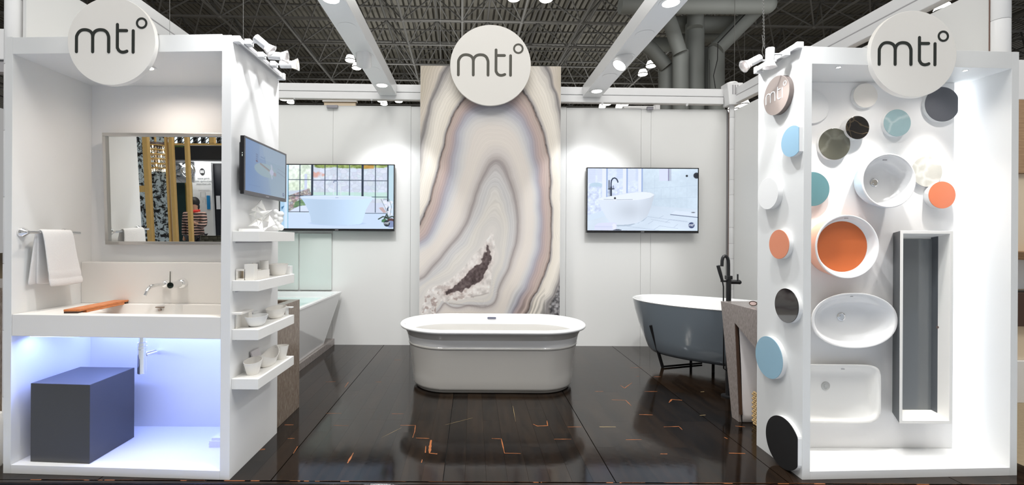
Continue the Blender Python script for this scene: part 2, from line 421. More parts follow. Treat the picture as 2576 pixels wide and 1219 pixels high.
# ================================================================== SETTING
# ---- floor: platform of dark planks
X0F, X1F, Y0F, Y1F = -2.80, 3.36, 2.545, 5.83
SEAMS = [-3.07, -2.10, -1.13, -0.162, 0.811, 1.785, 2.76, 3.73]
floor = MB().box(X0F, X1F, Y0F - 0.012, Y1F + 0.05, -0.045, -0.0125).build('floor', M['subfloor'])
tag(floor, 'raised platform floor of dark glossy lacquered planks', kind='structure')
PW = 0.973 / 8; UL = 0.2155; cache = {}
for s0, s1 in zip(SEAMS[:-1], SEAMS[1:]):
    for k in range(8):
        x0 = s0 + 0.0025 + k * (s1 - s0 - 0.005) / 8; x1 = s0 + 0.0025 + (k + 1) * (s1 - s0 - 0.005) / 8 - 0.0006
        x0, x1 = max(x0, X0F), min(x1, X1F)
        if x1 - x0 < 0.02: continue
        if x1 < -1.37 and x0 > -2.75 and False: continue
        j = -random.choice((0, 1, 2, 3)) ; y = Y0F + j * UL
        while y < Y1F:
            ya, yb = max(y, Y0F), min(y + 4 * UL, Y1F); y += 4 * UL
            if yb - ya < 0.03: continue
            # boards fully under a display box are out of sight but keep the deck whole
            w, l = round(x1 - x0, 3), round(yb - ya, 3)
            if (w, l) not in cache:
                cache[(w, l)] = MB().box(0, w, 0.0004, l - 0.0004, -0.012, 0.0).build('plank', M['plank'], floor)
                o = cache[(w, l)]
            else:
                o = cache[(w, l)].copy(); COL.objects.link(o); o.parent = floor
            o.location = (x0, ya, 0)
# seams between the panels
# front nosing
nos = MB().box(X0F, X1F, Y0F - 0.030, Y0F - 0.0006, -0.012, -0.001).build('nosing', M['plank'], floor, bevel=0.003)
nose_worn = MB()
for k in range(90):
    x = random.uniform(X0F, X1F); l = random.choice((0.05, 0.1, 0.25, 0.4))
    nose_worn.box(x, min(x + l, X1F), Y0F - 0.0045, Y0F - 0.0008 + random.uniform(0, .003), -0.001, 0.0006)
o = nose_worn.build('worn_edge', M['worn'], floor); o['kind'] = 'stuff'
front = MB().box(X0F, X1F, Y0F - 0.034, Y0F - 0.012, -0.05, -0.012).build('riser', M['subfloor'], floor)

# worn patches where the lacquer has chipped
def blob(pts_px, wpx, material, name='worn_patch', z=0.0004):
    """an irregular strip along pixel points of the photograph, laid on the floor plane"""
    W3 = []
    for (px, py) in pts_px:
        a, b = unroll(px, py); Y = HC * F_PX / b; W3.append(Vector((a * Y / F_PX, Y, 0)))
    sub = []
    for a, b in zip(W3[:-1], W3[1:]):
        for t in (0, .25, .5, .75): sub.append(a.lerp(b, t))
    sub.append(W3[-1])
    left, right = [], []
    for i, p in enumerate(sub):
        d = (sub[min(i + 1, len(sub) - 1)] - sub[max(0, i - 1)]).normalized(); n = Vector((-d.y, d.x, 0))
        t = i / (len(sub) - 1); ww = wpx * (0.35 + 0.65 * math.sin(PI * min(max(t, .04), .96)) ** .5) * random.uniform(.45, 1.2)
        left.append(p + n * ww); right.append(p - n * ww * random.uniform(.5, 1.0))
    poly = left + right[::-1]
    mb = MB().add([(p.x, p.y, z) for p in poly] + [(p.x, p.y, -0.0003) for p in poly], [])
    n = len(poly)
    for i in range(len(left) - 1):
        mb.f.append((i, i + 1, n - 2 - i, n - 1 - i))
    mb.f += [(i, (i + 1) % n, n + (i + 1) % n, n + i) for i in range(n)]
    return mb.build(name, material, floor)
PATCH = [([(819, 1039), (859, 1039)], .0035), ([(839, 1069), (877, 1070)], .003), ([(985, 1040), (1016, 1040)], .003),
 ([(1007, 1069), (1045, 1069), (1043, 1085), (1038, 1100)], .005), ([(1046, 1101), (1080, 1102)], .007), ([(1084, 1106), (1082, 1122), (1080, 1139), (1100, 1141)], .013),
 ([(1071, 1121), (1070, 1138)], .007), ([(1062, 1155), (1060, 1163)], .006), ([(889, 1138), (882, 1150), (874, 1164)], .009), ([(1237, 1102), (1261, 1103), (1266, 1125), (1269, 1139), (1310, 1140)], .005),
 ([(1341, 1066), (1352, 1071), (1378, 1070), (1376, 1057)], .007), ([(716, 1068), (738, 1068)], .009), ([(724, 1102), (741, 1102)], .005), ([(653, 1131), (667, 1129)], .013),
 ([(738, 1140), (744, 1130), (749, 1122)], .006), ([(1394, 1104), (1437, 1104)], .004), ([(1428, 1073), (1462, 1073)], .005), ([(1574, 1105), (1614, 1105)], .004),
 ([(1608, 1042), (1642, 1043)], .008), ([(1539, 1005), (1574, 1006), (1588, 1020)], .006), ([(1683, 1012), (1690, 1004), (1716, 1006)], .011), ([(1670, 1073), (1708, 1072), (1716, 1080)], .006),
 ([(1661, 1141), (1679, 1141)], .006), ([(1834, 1139), (1875, 1140)], .010), ([(1496, 984), (1518, 984)], .006), ([(1621, 984), (1654, 984)], .006), ([(1822, 1099), (1830, 1103)], .010),
 ([(1560, 968), (1571, 976), (1590, 962)], .006), ([(1585, 924), (1615, 924)], .006), ([(1600, 946), (1608, 946)], .005), ([(1340, 960), (1345, 961)], .004),
 ([(945, 960), (960, 960)], .004), ([(867, 974), (877, 960)], .005), ([(820, 960), (845, 959)], .004), ([(992, 905), (1008, 905)], .004), ([(1850, 1071), (1874, 1073)], .008), ([(1645, 947), (1662, 947)], .006)]
for pts, w in PATCH: blob(pts, w * .8, M['worn'])
for pts, w in [([(1508, 1073), (1549, 1073)], .007), ([(1763, 985), (1772, 984)], .006), ([(1775, 1043), (1760, 1044)], .004), ([(640, 1110), (690, 1085)], .001), ([(1120, 1068), (1190, 1050)], .001), ([(960, 1100), (1010, 1075)], .001), ([(1290, 1020), (1297, 1060)], .0015)]:
    blob(pts, w, M['scratch'], 'scratch')

# ---- aisle carpet and hall floor
MB().box(-30, 30, -12, Y0F - 0.034, -0.08, -0.05).build('floor_aisle', M['carpet'])
tag(bpy.data.objects['floor_aisle'], 'pale blue grey carpet of the aisle in front of the platform', kind='structure')
MB().box(-40, 40, Y1F + 0.06, 62, -0.08, -0.05).build('floor_hall', M['carpet_t']); tag(bpy.data.objects['floor_hall'], 'tan hall floor behind the stand', kind='structure')
MB().box(X1F + 0.005, 30, Y0F - 0.034, Y1F + 0.06, -0.08, -0.045).build('floor_right', M['carpet_t']); tag(bpy.data.objects['floor_right'], 'tan ribbed carpet of the stand to the right', kind='structure')
MB().box(-30, X0F - 0.005, Y0F - 0.034, Y1F + 0.06, -0.08, -0.045).build('floor_left', M['carpet_t']); tag(bpy.data.objects['floor_left'], 'brown floor of the stand to the left', kind='structure')

# ---- back wall of separate panels
YB = 5.80
wb = thing('wall_back', 'back wall of tall white laminate panels', None, (0, YB, 0), kind='structure')
del wb['label']; wb['label'] = 'back wall of tall white laminate panels with thin joints'
MB().box(-2.712, 3.268, YB + 0.012, YB + 0.05, 0, 3.02).build('backing', M['gap'], wb)
xs = [-2.72, P(837, 500, YB).x, P(1033, 500, YB).x, P(1424, 500, YB).x, P(1612, 500, YB).x, P(1637, 500, YB).x, P(1827, 500, YB).x]
for i, (a, b) in enumerate(zip(xs[:-1], xs[1:])):
    z = 3.062 - 0.006 * i
    MB().box(a + 0.0015, b - 0.0015, YB, YB + 0.012, 0.0, z).build('panel', M['wall'], wb)
pl = MB().box(P(700, 600, YB).x, P(752, 600, YB).x, YB - 0.02, YB - 0.002, 0.70, 1.42).build('water_tint_panel', M['water_tint'], wb)  # added panels; teal light off the tub water is put into their colour
MB().box(P(756, 600, YB).x, P(835, 600, YB).x, YB - 0.02, YB - 0.002, 0.70, 1.42).build('water_tint_panel', M['water_tint'], wb)
for px, w in ((837, 14), (1634, 8)):
    p = P(px, 268, YB); MB().box(p.x - w * .005, p.x + w * .005, YB - 0.03, YB - 0.001, 3.02, 3.058).build('wall_top_shadow', mat('wall_top_shadow_grey', srgb(150, 148, 155), .4), wb, bevel=.004)  # small grey boxes stand in for the shadows at the wall top
# side walls
def side_wall(name, x0, x1, label):
    w = thing(name, label, None, (x0, 2.9, 0), kind='structure')
    ys = [2.745 if x0 < 0 else 2.84, 3.83, 4.82, YB - 0.002]
    for a, b in zip(ys[:-1], ys[1:]):
        MB().box(x0, x1, a + 0.0015, b - 0.0015, 0, 2.99).build('panel', M['wall'], w)
    MB().box(x1 if x0 < 0 and False else (x0 - 0.02 if x0 < 0 else x1 + 0.001), (x0 - 0.001 if x0 < 0 else x1 + 0.02), 2.9, YB, 0, 2.97).build('backing', M['gap'], w)
side_wall('wall_left', -2.735, -2.715, 'left side wall of white laminate panels')
side_wall('wall_right', 3.27, 3.29, 'right side wall of white laminate panels')

# ---- white aluminium beams
def beam(name, pa, pb, side, label, zt0, zt1, h=0.19, w=0.08):
    """beam between plan points pa, pb; side: sign of visible face's outward direction"""
    d = Vector((pb[0] - pa[0], pb[1] - pa[1], 0)).normalized(); n = Vector((-d.y, d.x, 0)) * side
    t = thing(name, label, 'beam', (pa[0], pa[1], zt0 - h))
    A = Vector((pa[0], pa[1], 0)); B = Vector((pb[0], pb[1], 0))
    def seg(z0, z1, off0, off1, nm, m_):
        b = [A + n * off0, B + n * off0, B + n * off1, A + n * off1]
        bb = [Vector((q.x, q.y, (zt0 if i in (0, 3) else zt1) + z0)) for i, q in enumerate(b)]
        tt = [Vector((q.x, q.y, (zt0 if i in (0, 3) else zt1) + z1)) for i, q in enumerate(b)]
        MB().hexa(bb, tt).build(nm, m_, t, bevel=0.004)
    seg(-0.095, 0, -w / 2, w / 2, 'upper_rail', M['beam'])
    seg(-h, -0.103, -w / 2, w / 2, 'lower_rail', M['beam'])
    seg(-0.106, -0.092, -w / 2, w / 2 - 0.012, 'groove_strip', M['gap'])
    return t
beam('overhead_beam', (-2.72, 5.77), (3.16, 5.77), -1, 'long white aluminium beam running across above the back wall', 3.325, 3.272)
beam('overhead_beam', (-2.76, 1.2), (-2.76, 5.72), 1, 'white aluminium beam running along above the left side wall', 3.30, 3.30)
beam('overhead_beam', (3.30, 1.2), (3.30, 5.70), -1, 'white aluminium beam running along above the right side wall', 3.215, 3.262)
# the two light beams that come forward
def downlight_ring(t, x, y, z):
    mb = MB()
    n = 32
    rings = [[Vector((x + r * math.cos(2 * PI * k / n), y + r * math.sin(2 * PI * k / n), zz)) for k in range(n)] for r, zz in ((.062, z), (.088, z), (.088, z - .003), (.062, z - .003))]
    mb.loft(rings + [rings[0]], False, False)
    return mb.build('trim_ring', M['beam'], t, smooth=30)
LB = {}
for x0, x1, lab, lit, blank, gim, name in (
    (-1.19, -0.975, 'white lighting beam coming forward overhead to the left of the central logo disc', (5.34, 3.42, 2.3), (4.84, 3.86, 2.8), 4.46, 'lighting_beam'),
    (1.375, 1.60, 'white lighting beam coming forward overhead to the right of the central logo disc', (5.48, 3.43, 2.3), (4.97, 3.95, 2.8), 4.45, 'lighting_beam')):
    t = thing(name, lab, 'beam', (x0, 5.7, 3.165))
    z0, z1 = (3.165, 3.315) if x0 < 0 else (3.155, 3.30)
    MB().box(x0, x1, 1.2, 5.72, z0, z1).build('casing', M['beam'], t, bevel=0.004)
    xc = (x0 + x1) / 2
    for y in lit:
        downlight_ring(t, xc, y, z0 - 0.0005)
        MB().prism([(xc + a, y + b) for a, b in circle(.060, 24)], z0 - .004, z0 - .0006).build('lamp_lens', M['lamp_w'], t)
    for y in blank:
        mb = MB().prism([(xc + a, y + b) for a, b in circle(.078, 32)], z0 - .0025, z0 - .0004).build('blanking_disc', M['beam'], t, bevel=.001)
    # gimbal can, tilted towards the back wall
    y = gim; downlight_ring(t, xc, y, z0 - 0.0005)
    ax = Vector((-0.1 if x0 < 0 else -.18, 0.62, -0.8)) if x0 < 0 else Vector((-.55, -.15, -.8))
    ax.normalize()
    MB().lathe([(.068, -.05), (.074, .02), (.076, .12), (.066, .12), (.060, .08), (.03, .02)], (xc, y - .02 * (1 if x0 < 0 else 0), z0 + .005), ax, 28).build('gimbal_can', M['cream'] if x0 < 0 and False else M['beam'], t, smooth=30)
    MB().lathe([(.058, .085), (.055, .088)], (xc, y - .02 * (1 if x0 < 0 else 0), z0 + .005), ax, 24).build('lamp_lens', M['lamp_w'], t)
    LB[x0 < 0] = (xc, z0)
# light from those beams
for s, (xc, z0) in LB.items():
    sx = -1 if s else 1
    yy = 4.46 if s else 4.45
    light('SPOT', 'beam_spot', (xc, yy + .10, z0 - .12), 62, (.95, .97, 1), (xc + (.08 if s else -.05), 5.80, 1.55), size=.06, spot=64, blend=.45)
    light('SPOT', 'beam_spot', (xc, 5.42, z0 - .02), 7, (.95, .97, 1), (xc, 5.55, 0), size=.05, spot=100, blend=.8)
    light('SPOT', 'beam_spot', (xc, 3.42, z0 - .02), 110, (.96, .98, 1), (xc - sx * .25, 3.4, 0), size=.05, spot=125, blend=.7)
    light('SPOT', 'beam_spot', (xc, 2.3, z0 - .02), 80, (.96, .98, 1), (xc + sx * .2, 2.55, 0), size=.03, spot=105, blend=.7)

# ---- posts
def post(x, y, r, z1, label, joints):
    t = thing('tubular_post', label, 'post', (x, y, 0))
    for a, b in zip([0] + joints, joints + [z1]):
        MB().lathe([(r * .985, a + .0015), (r, a + .004), (r, b - .004), (r * .985, b - .0015)], (x, y, 0), (0, 0, 1), 20).build('tube_section', M['beam'], t, smooth=40)
    MB().lathe([(r * .96, 0.0), (r * .96, z1)], (x, y, 0), (0, 0, 1), 12).build('core', M['gap'], t)
    for k in (-1, 1):
        MB().box(x + k * r * .98 - .003, x + k * r * .98 + .003, y + r * .2, y + r * .2 + .006, .01, z1 - .02).build('channel_strip', mat('seal_brown', srgb(120, 95, 85), .6), t)
    return t
post(-2.80, 2.76, .045, 4.2, 'thick white jointed post behind the top left corner of the left display box', [.4, .8, 1.2, 1.6, 2.0, 2.4, 2.8, 3.2, 3.6])
post(3.235, 2.79, .048, 4.2, 'thick white jointed post behind the top right corner of the right display box', [.4, .8, 1.2, 1.6, 2.0, 2.4, 2.72, 3.2, 3.6])
pp = P(1840, 500, 5.70)
post(pp.x, 5.70, .030, 3.05, 'slim white jointed post in the rear right corner', [.35, .75, 1.13, 1.32, 1.52, 1.93, 2.12, 2.5, 2.9])
t = thing('corner_joint', 'white corner joint box where the back and right beams meet', 'joint', (pp.x, 5.7, 3.05))
MB().fprism(Fr((pp.x, 5.66, 3.05)), [(-.07, 0), (.07, 0), (.10, .27), (-.10, .27)], -.12, .03).build('casing', M['beam'], t, bevel=.006)
for k in (-1, 0, 1): MB().box(pp.x - .006 + k * .03, pp.x + .006 + k * .03, 5.622, 5.634, 3.18, 3.29).build('vent_slot', M['gap'], t)
MB().lathe([(.05, .27), (.075, .29), (.06, .31), (.05, .315)], (pp.x, 5.70, 3.03), (0, 0, 1), 16).build('cap', M['beam'], t, smooth=30)

# ================================================================== HALL CEILING
hall_rot = Matrix.Rotation(math.radians(1.5), 4, 'Z')
def hr(v): return hall_rot @ Vector(v)
deck = MB(); PITCH = 0.34; nx = 296; zt = 15.25
prof = []
for k in range(nx):
    x = -50 + k * PITCH
    prof += [(x, zt), (x + PITCH * .60, zt), (x + PITCH * .64, zt + .26), (x + PITCH * .96, zt + .26)]
prof.append((-50 + nx * PITCH, zt))
vs = [hr((x, 8, z)) for x, z in prof] + [hr((x, 62, z)) for x, z in prof]; n = len(prof)
deck.add(vs, [(i, i + 1, n + i + 1, n + i) for i in range(n - 1)])
ceil = deck.build('ceiling', M['deck']); tag(ceil, 'dark corrugated metal roof deck high above', kind='structure')
hall_end = MB().box(-50, 50, 62.2, 62.4, 0, 15.4).build('wall_far', mat('far_wall_dark', srgb(50, 50, 48), .8)); tag(hall_end, 'dark far end wall of the hall', kind='structure')
sf = thing('trim_space_frame', 'grey tubular space frame of the hall roof', None, (0, 20, 12), kind='structure')
MOD = 3.1; NR = range(-1, 9); NC = range(-12, 13); zl, zu = 12.66, 14.75
rowy = lambda r: 20.5 + 3.0 * r
for r in NR:
    y = rowy(r)
    MB().tube([hr((-12 * MOD, y, zl)), hr((12 * MOD, y, zl))], .062, 6).build('lower_chord', M['steel'], sf)
    MB().tube([hr((-12.5 * MOD, y + 1.5, zu)), hr((12.5 * MOD, y + 1.5, zu))], .075, 6).build('upper_chord', M['steel'], sf)
for c in NC:
    x = c * MOD
    MB().tube([hr((x, rowy(-1), zl)), hr((x, rowy(8), zl))], .062, 6).build('lower_chord', M['steel'], sf)
    MB().tube([hr((x + MOD / 2, rowy(-1), zu)), hr((x + MOD / 2, rowy(8) + 1.5, zu))], .06, 6).build('upper_chord', M['steel'], sf)
    MB().tube([hr((x, rowy(-1), zt - .12)), hr((x, 60, zt - .12))], .035, 5).build('purlin', M['steel'], sf)
for r in range(0, 11):
    y = rowy(-1) + r * 3.0 + .7
    MB().tube([hr((-12.5 * MOD, y, zt - .05)), hr((12.5 * MOD, y, zt - .05))], .05, 5).build('purlin', M['steel'], sf)
diag = {}
for s in ((-1, -1), (1, -1), (1, 1), (-1, 1)):
    d = hr((s[0] * MOD / 2, s[1] * 1.5, 0)); d.z = zu - zl
    diag[s] = MB().tube([(0, 0, 0), d], .040, 6)
cells = sorted([(c, r, s) for r in range(0, 8) for c in range(-11, 12) for s in diag], key=lambda q: (q[1], abs(q[0])))
dm = {}; rest = MB(); nodes = MB(); cnt = 0
for c, r, s in cells:
    p = hr((c * MOD, rowy(r), zl))
    if cnt < 290:
        if s not in dm: dm[s] = diag[s].build('diagonal_strut', M['steel'], sf); o = dm[s]
        else: o = dm[s].copy(); COL.objects.link(o)
        o.location = p; cnt += 1
    else:
        rest.add([Vector(v) + p for v in diag[s].v], diag[s].f)
rest.build('diagonal_struts', M['steel'], sf)['kind'] = 'stuff'
for r in NR:
    for c in NC:
        p = hr((c * MOD, rowy(r), zl)); nodes.ball(p, .12, n=8)
nodes.build('frame_nodes', M['steel'], sf)['kind'] = 'stuff'

# high bay lamps
def hall_lamp(px, py, Y, r, label, group=None):
    p = P(px, py, Y); t = thing('high_bay_lamp', label, 'lamp', p)
    t['group'] = 'high bay lamps under the hall roof'
    MB().lathe([(r * .25, r * 1.5), (r * .55, r * 1.3), (r * .62, r * .95)], p, (0, 0, 1), 14).build('ballast', M['steel'], t, smooth=30)
    MB().lathe([(r * .68, r * .95), (r * .98, 0.06), (r, 0.0), (r * .9, -r * .12), (r * .3, -r * .25)], p, (0, 0, 1), 18).build('glass_shade', M['hall_lamp'], t, smooth=50)
    MB().lathe([(r * 1.02, 0.0), (r * 1.03, .05)], p, (0, 0, 1), 18).build('rim_band', M['steel'], t, smooth=30)
    MB().tube([p + Vector((0, 0, r * 1.5)), (p.x, p.y, zt - .02)], .012, 5).build('hanging_rod', M['steel'], t)
for a in ((1293, -4, 20.5, .30, 'left of the two bell lamps cut by the top edge above the central disc'), (1374, -2, 20.5, .31, 'right of the two bell lamps cut by the top edge above the central disc'),
          (881, 152, 24, .26, 'upper bell lamp peeking out left of the left lighting beam'), (897, 171, 25.5, .26, 'lower bell lamp peeking out left of the left lighting beam'),
          (1638, 166, 24, .26, 'upper bell lamp between the right lighting beam and the grey column'), (1617, 187, 25.5, .26, 'lower bell lamp between the right lighting beam and the grey column'),
          (714, 250, 33, .28, 'glowing lamp in the gap over the back wall nearest the left display box'), (731, 258, 36, .28, 'glowing lamp in the gap over the back wall, second from the left display box'),
          (959, 254, 33, .28, 'glowing lamp in the gap over the back wall just under the left lighting beam'), (1003, 255, 34, .28, 'glowing lamp in the gap over the back wall nearest the agate panel on its left'),
          (966, 262, 36, .28, 'half hidden glowing lamp low in the gap under the left lighting beam'), (1527, 262, 33, .28, 'glowing lamp in the gap over the back wall nearest the agate panel on its right'),
          (1571, 264, 34, .28, 'glowing lamp in the gap over the back wall right of the right lighting beam'), (1515, 269, 37, .28, 'half hidden glowing lamp low in the gap right of the agate panel'), (1557, 270, 37, .28, 'half hidden glowing lamp low in the gap above the right television'),
          (2372, 30, 16, .27, 'large glowing bell lamp above the right display box behind its logo disc'), (1847, 277, 20, .26, 'glowing lamp just beside the rear right corner post'), (1872, 264, 22, .24, 'glowing lamp above the right side wall by the corner post')):
    hall_lamp(*a)

# tree-like concrete column with round branches
t = thing('hall_column', 'grey branching hall column made of clustered round shafts behind the stand', 'column', P(1740, 600, 22))
t.location.z = 0; BASES[t.name] = Vector(t.location)
def shaft(pts, wpx, Y, name='column_shaft', dy=0):
    if len(pts) == 2: pts = [pts[0], ((pts[0][0] + pts[1][0]) / 2, (pts[0][1] + pts[1][1]) / 2), pts[1]]
    pp_ = [P(x, y, Y + dy * i) for i, (x, y) in enumerate(pts)]
    MB().tube(pp_, wpx * Y / F_PX / 2, 18).build(name, M['concrete'], t, smooth=50)
for pts, w, Y, nm in (([(1676, 300), (1676, 165)], 38, 22.5, 'column_shaft'), ([(1712, 300), (1712, 130)], 38, 21.5, 'column_shaft'), ([(1748, 300), (1748, 60)], 44, 22.0, 'column_shaft'),
                  ([(1778, 300), (1778, 125)], 36, 22.6, 'column_shaft'), ([(1802, 300), (1802, 120)], 38, 21.7, 'column_shaft'),
                  ([(1676, 168), (1640, 125), (1585, 88)], 34, 22.3, 'branch'), ([(1711, 134), (1690, 70), (1668, 10)], 34, 21.3, 'branch'),
                  ([(1802, 124), (1850, 75), (1925, 0)], 40, 21.5, 'branch'), ([(1748, 70), (1752, 10)], 38, 21.6, 'branch'),
                  ([(1560, 12), (1930, 12)], 44, 20.5, 'ring_tube'), ([(1690, 62), (1850, 62)], 40, 22.6, 'ring_tube'), ([(1700, 92), (1830, 92)], 26, 23.6, 'ring_tube'), ([(1600, 112), (1700, 112)], 34, 24.2, 'ring_tube')):
    shaft(pts, w, Y, nm)
MB().ball(P(1930, 12, 20.5), 22 * 20.5 / F_PX, n=18).build('ring_end', M['concrete'], t, smooth=60)
mb = MB().tube([P(1786, 232, 21), P(1785, 150, 21)] , .012, 5); mb.tube([P(1806, 110, 21), P(1805, 150, 21), P(1795, 190, 21), P(1800, 222, 21)], .02, 5); mb.tube([P(1880, 30, 21), P(1806, 108, 21)], .03, 5)
mb.build('cable', M['mblack'], t)

# hanging cords and chain
for px, y0, y1, Y, lab in ((427, -20, 90, 3.9, 'thin steel cord hanging above the left display box'), (612, -20, 100, 3.0, 'thin steel cord hanging above the left track lights'), (1108, -20, 150, 5.3, 'thin cord hanging left of the central disc')):
    mb = MB().tube([P(px, y0, Y), P(px, y1, Y)], .0018, 5); tag(mb.build('steel_wire', M['cord']), lab, 'wire')
t = thing('hoist_chain', 'steel link chain hanging above the right track lights', 'chain', P(1920, 120, 3.4))
lm = None
for k in range(34):
    p = P(1919 + (k % 2) * 1.0 + k * .10, -18 + k * 4.15, 3.4)
    if lm is None or k == 1:
        mb = MB(); q = [(.0052 * math.cos(2 * PI * i / 10), .0085 * math.sin(2 * PI * i / 10)) for i in range(11)]
        pts = [(a, 0, b) if k % 2 == 0 else (a * .5, a, b) for a, b in q]
        mb.tube([Vector(v) for v in pts], .0019, 5, cap=False)
        o = mb.build('chain_link', M['cord'], t); lms = (o,) if k == 0 else lms + (o,); lm = o
    else:
        o = lms[k % 2].copy(); COL.objects.link(o)
    o.location = p
mb = MB().tube([P(1917, 88, 3.4), P(1920, 110, 3.35), P(1917, 130, 3.3), P(1921, 142, 3.2)], .002, 5)
tag(mb.build('thin_cable', M['cord']), 'thin pale cable dangling beneath the chain', 'cable')

# neighbouring stands
t = thing('neighbour_fascia', 'white beam of the next stand at the far left edge', 'beam', (-4.6, 4.2, 2.6))
MB().box(-7.5, -3.2, 3.4, 3.48, 2.69, 2.92).build('upper_rail', M['beam'], t, bevel=.004); MB().box(-7.5, -3.2, 3.41, 3.47, 2.60, 2.68).build('lower_rail', M['gap'], t)
t = thing('neighbour_cabinet', 'brown panel of the next stand at the lower left edge', 'cabinet', (-3.6, 3.3, 0)); MB().box(-5.5, -3.12, 3.2, 3.9, -.045, 1.0).build('body', M['lav'], t)
MB().lathe([(.05, -.04), (.055, .02), (.06, .25), (.04, .30)], (-2.87, 2.72, 0), (0, 0, 1), 16).build('foot_cover', M['plaster'], t, smooth=40)
t = thing('neighbour_display', 'timber and cream shelving of the next stand at the far right edge', 'shelving', (5.2, 4.0, 0))
Yn = 4.0
for (a, b, m_, dy, nm) in ((150, 250, 'panel', 0, 'fascia_board'), (250, 435, 'woodp', 0, 'wood_board'), (435, 632, 'cream', .03, 'back_board'), (632, 652, 'woodp', -.15, 'shelf_board'), (652, 728, 'panel', .03, 'back_board'),
                       (735, 818, 'brownbag', -.05, 'drawer_front'), (818, 905, 'cream', 0, 'cupboard_door'), (905, 1015, 'panel', -.04, 'cupboard_door')):
    za, zb = P(2568, a, Yn).z, P(2568, b, Yn).z
    MB().box(4.72, 6.6, Yn + dy, Yn + .2, max(zb, -.045), za).build(nm, M[m_], t, bevel=.004)
t = thing('neighbour_sign', 'pale framed sign box rising behind the back wall on the left', 'sign box', P(855, 262, 7.5))
a, b = P(815, 256, 7.5), P(894, 275, 7.5)
MB().box(a.x, b.x, 7.5, 7.56, -.05, a.z).build('panel', M['cream'], t, bevel=.005); MB().box(a.x - .02, b.x + .02, 7.48, 7.57, a.z, a.z + .03).build('top_rail', M['panel'], t)
t = thing('neighbour_beam', 'white rail of another stand seen through the gap over the right television', 'beam', P(1620, 266, 8))
a, b = P(1570, 266, 8.), P(1655, 268, 8.)
MB().box(a.x, b.x, 8, 8.06, a.z - .1, a.z).build('rail', M['beam'], t, bevel=.004); MB().box(b.x - .05, b.x + .03, 7.98, 8.08, a.z - .5, a.z + .03).build('post', M['beam'], t)
for px, wh in ((741, 'nearest the left display box'), (935, 'under the left lighting beam'), (1515, 'right of the agate panel'), (1728, 'nearest the rear right corner')):
    p = P(px, 246 + (px - 741) * .017, 5.75); t = thing('cable_hook', 'small white hanging hook beneath the back beam, ' + wh, 'hook', p, group='white hooks beneath the back beam')
    MB().lathe([(.006, .04), (.018, .03), (.02, .0), (.01, -.02)], p, (0, 0, 1), 12).build('cap', M['beam'], t, smooth=40); MB().tube([p, p + Vector((0, 0, -.05))], .003, 5).build('pin', M['cord'], t)

# ================================================================== LEFT DISPLAY BOX
t = thing('display_box', 'tall white open-fronted display box on the left, holding the vanity', 'display box', (-2.03, 2.9, 0))
LBX = t
lf = lambda x: 2.61 + (x + 2.70) * (2.549 - 2.61) / 1.336   # front line
MB().prism([(-2.70, lf(-2.70)), (-2.655, lf(-2.655)), (-2.655, 3.17), (-2.70, 3.17)], 0, 2.512).build('side_panel', M['frame'], t, bevel=.001)
MB().prism([(-1.419, lf(-1.419)), (-1.364, lf(-1.364)), (-1.364, 3.17), (-1.419, 3.17)], 0, 2.502).build('side_panel', M['panel'], t, bevel=.001)
MB().box(-2.6545, -1.4195, 3.1505, 3.1685, 0.001, 2.50).build('back_panel', M['panel'], t)
MB().prism([(-2.6545, lf(-2.6545)), (-1.4195, lf(-1.4195)), (-1.4195, 3.15), (-2.6545, 3.15)], 2.412, 2.508).build('top_panel', M['frame'], t, bevel=.001)
MB().prism([(-2.6545, lf(-2.6545)), (-1.4195, lf(-1.4195)), (-1.4195, 3.15), (-2.6545, 3.15)], 0, 0.05).build('base_panel', M['panel'], t, bevel=.001)
# ceiling downlight in the box
p = Vector((-2.02, 2.80, 2.412)); t = thing('recessed_downlight', 'small round recessed ceiling light inside the left display box', 'downlight', p)
n = 32; rings = [[Vector((p.x + r * math.cos(2 * PI * k / n), p.y + r * math.sin(2 * PI * k / n), z)) for k in range(n)] for r, z in ((.034, 2.411), (.052, 2.411), (.050, 2.407), (.036, 2.4075))]
MB().loft(rings + [rings[0]], False, False).build('trim_ring', M['panel'], t, smooth=40)
MB().prism([(p.x + a, p.y + b) for a, b in circle(.033, 24)], 2.4075, 2.4115).build('lamp_lens', M['lamp_warm'], t)
light('SPOT', 'box_downlight', (-2.02, 2.80, 2.40), 22, (1, .87, .76), (-2.02, 2.88, 0), size=.03, spot=168, blend=1.0)

# vanity
t = thing('vanity_counter', 'wide warm white vanity trough basin mounted across the left display box', 'vanity', (-2.03, 2.9, .79))
zt_, zb_ = 0.915, 0.790; xa, xb, ya, yb = -2.654, -1.42, 2.606, 3.149
ox0, ox1, oy0, oy1 = -2.585, -1.47, 2.665, 3.02; bz = .815
mb = MB()
T = [(xa, ya + .004, zt_), (xb, ya - .052, zt_), (xb, yb, zt_), (xa, yb, zt_)]; Bt = [(x, y, zb_) for x, y, z in T]
O = [(ox0, oy0, zt_), (ox1, oy0 - .03, zt_), (ox1, oy1, zt_), (ox0, oy1, zt_)]
I = [(ox0 + .30, oy0 + .015, bz), (ox1 - .015, oy0 - .015, bz), (ox1 - .015, oy1 - .015, bz), (ox0 + .30, oy1 - .015, bz)]
mb.add(T + Bt + O + I, [(0, 1, 5, 4), (1, 2, 6, 5), (2, 3, 7, 6), (3, 0, 4, 7), (7, 6, 5, 4), (0, 8, 9, 1), (1, 9, 10, 2), (2, 10, 11, 3), (3, 11, 8, 0),
                        (8, 12, 13, 9), (9, 13, 14, 10), (10, 14, 15, 11), (11, 15, 12, 8), (12, 15, 14, 13)])
mb.build('countertop', M['vanity'], t, bevel=.003)
MB().box(xa, xb, 3.07, yb, zt_ + .0005, 1.192).build('backsplash', M['vanity'], t, bevel=.003)
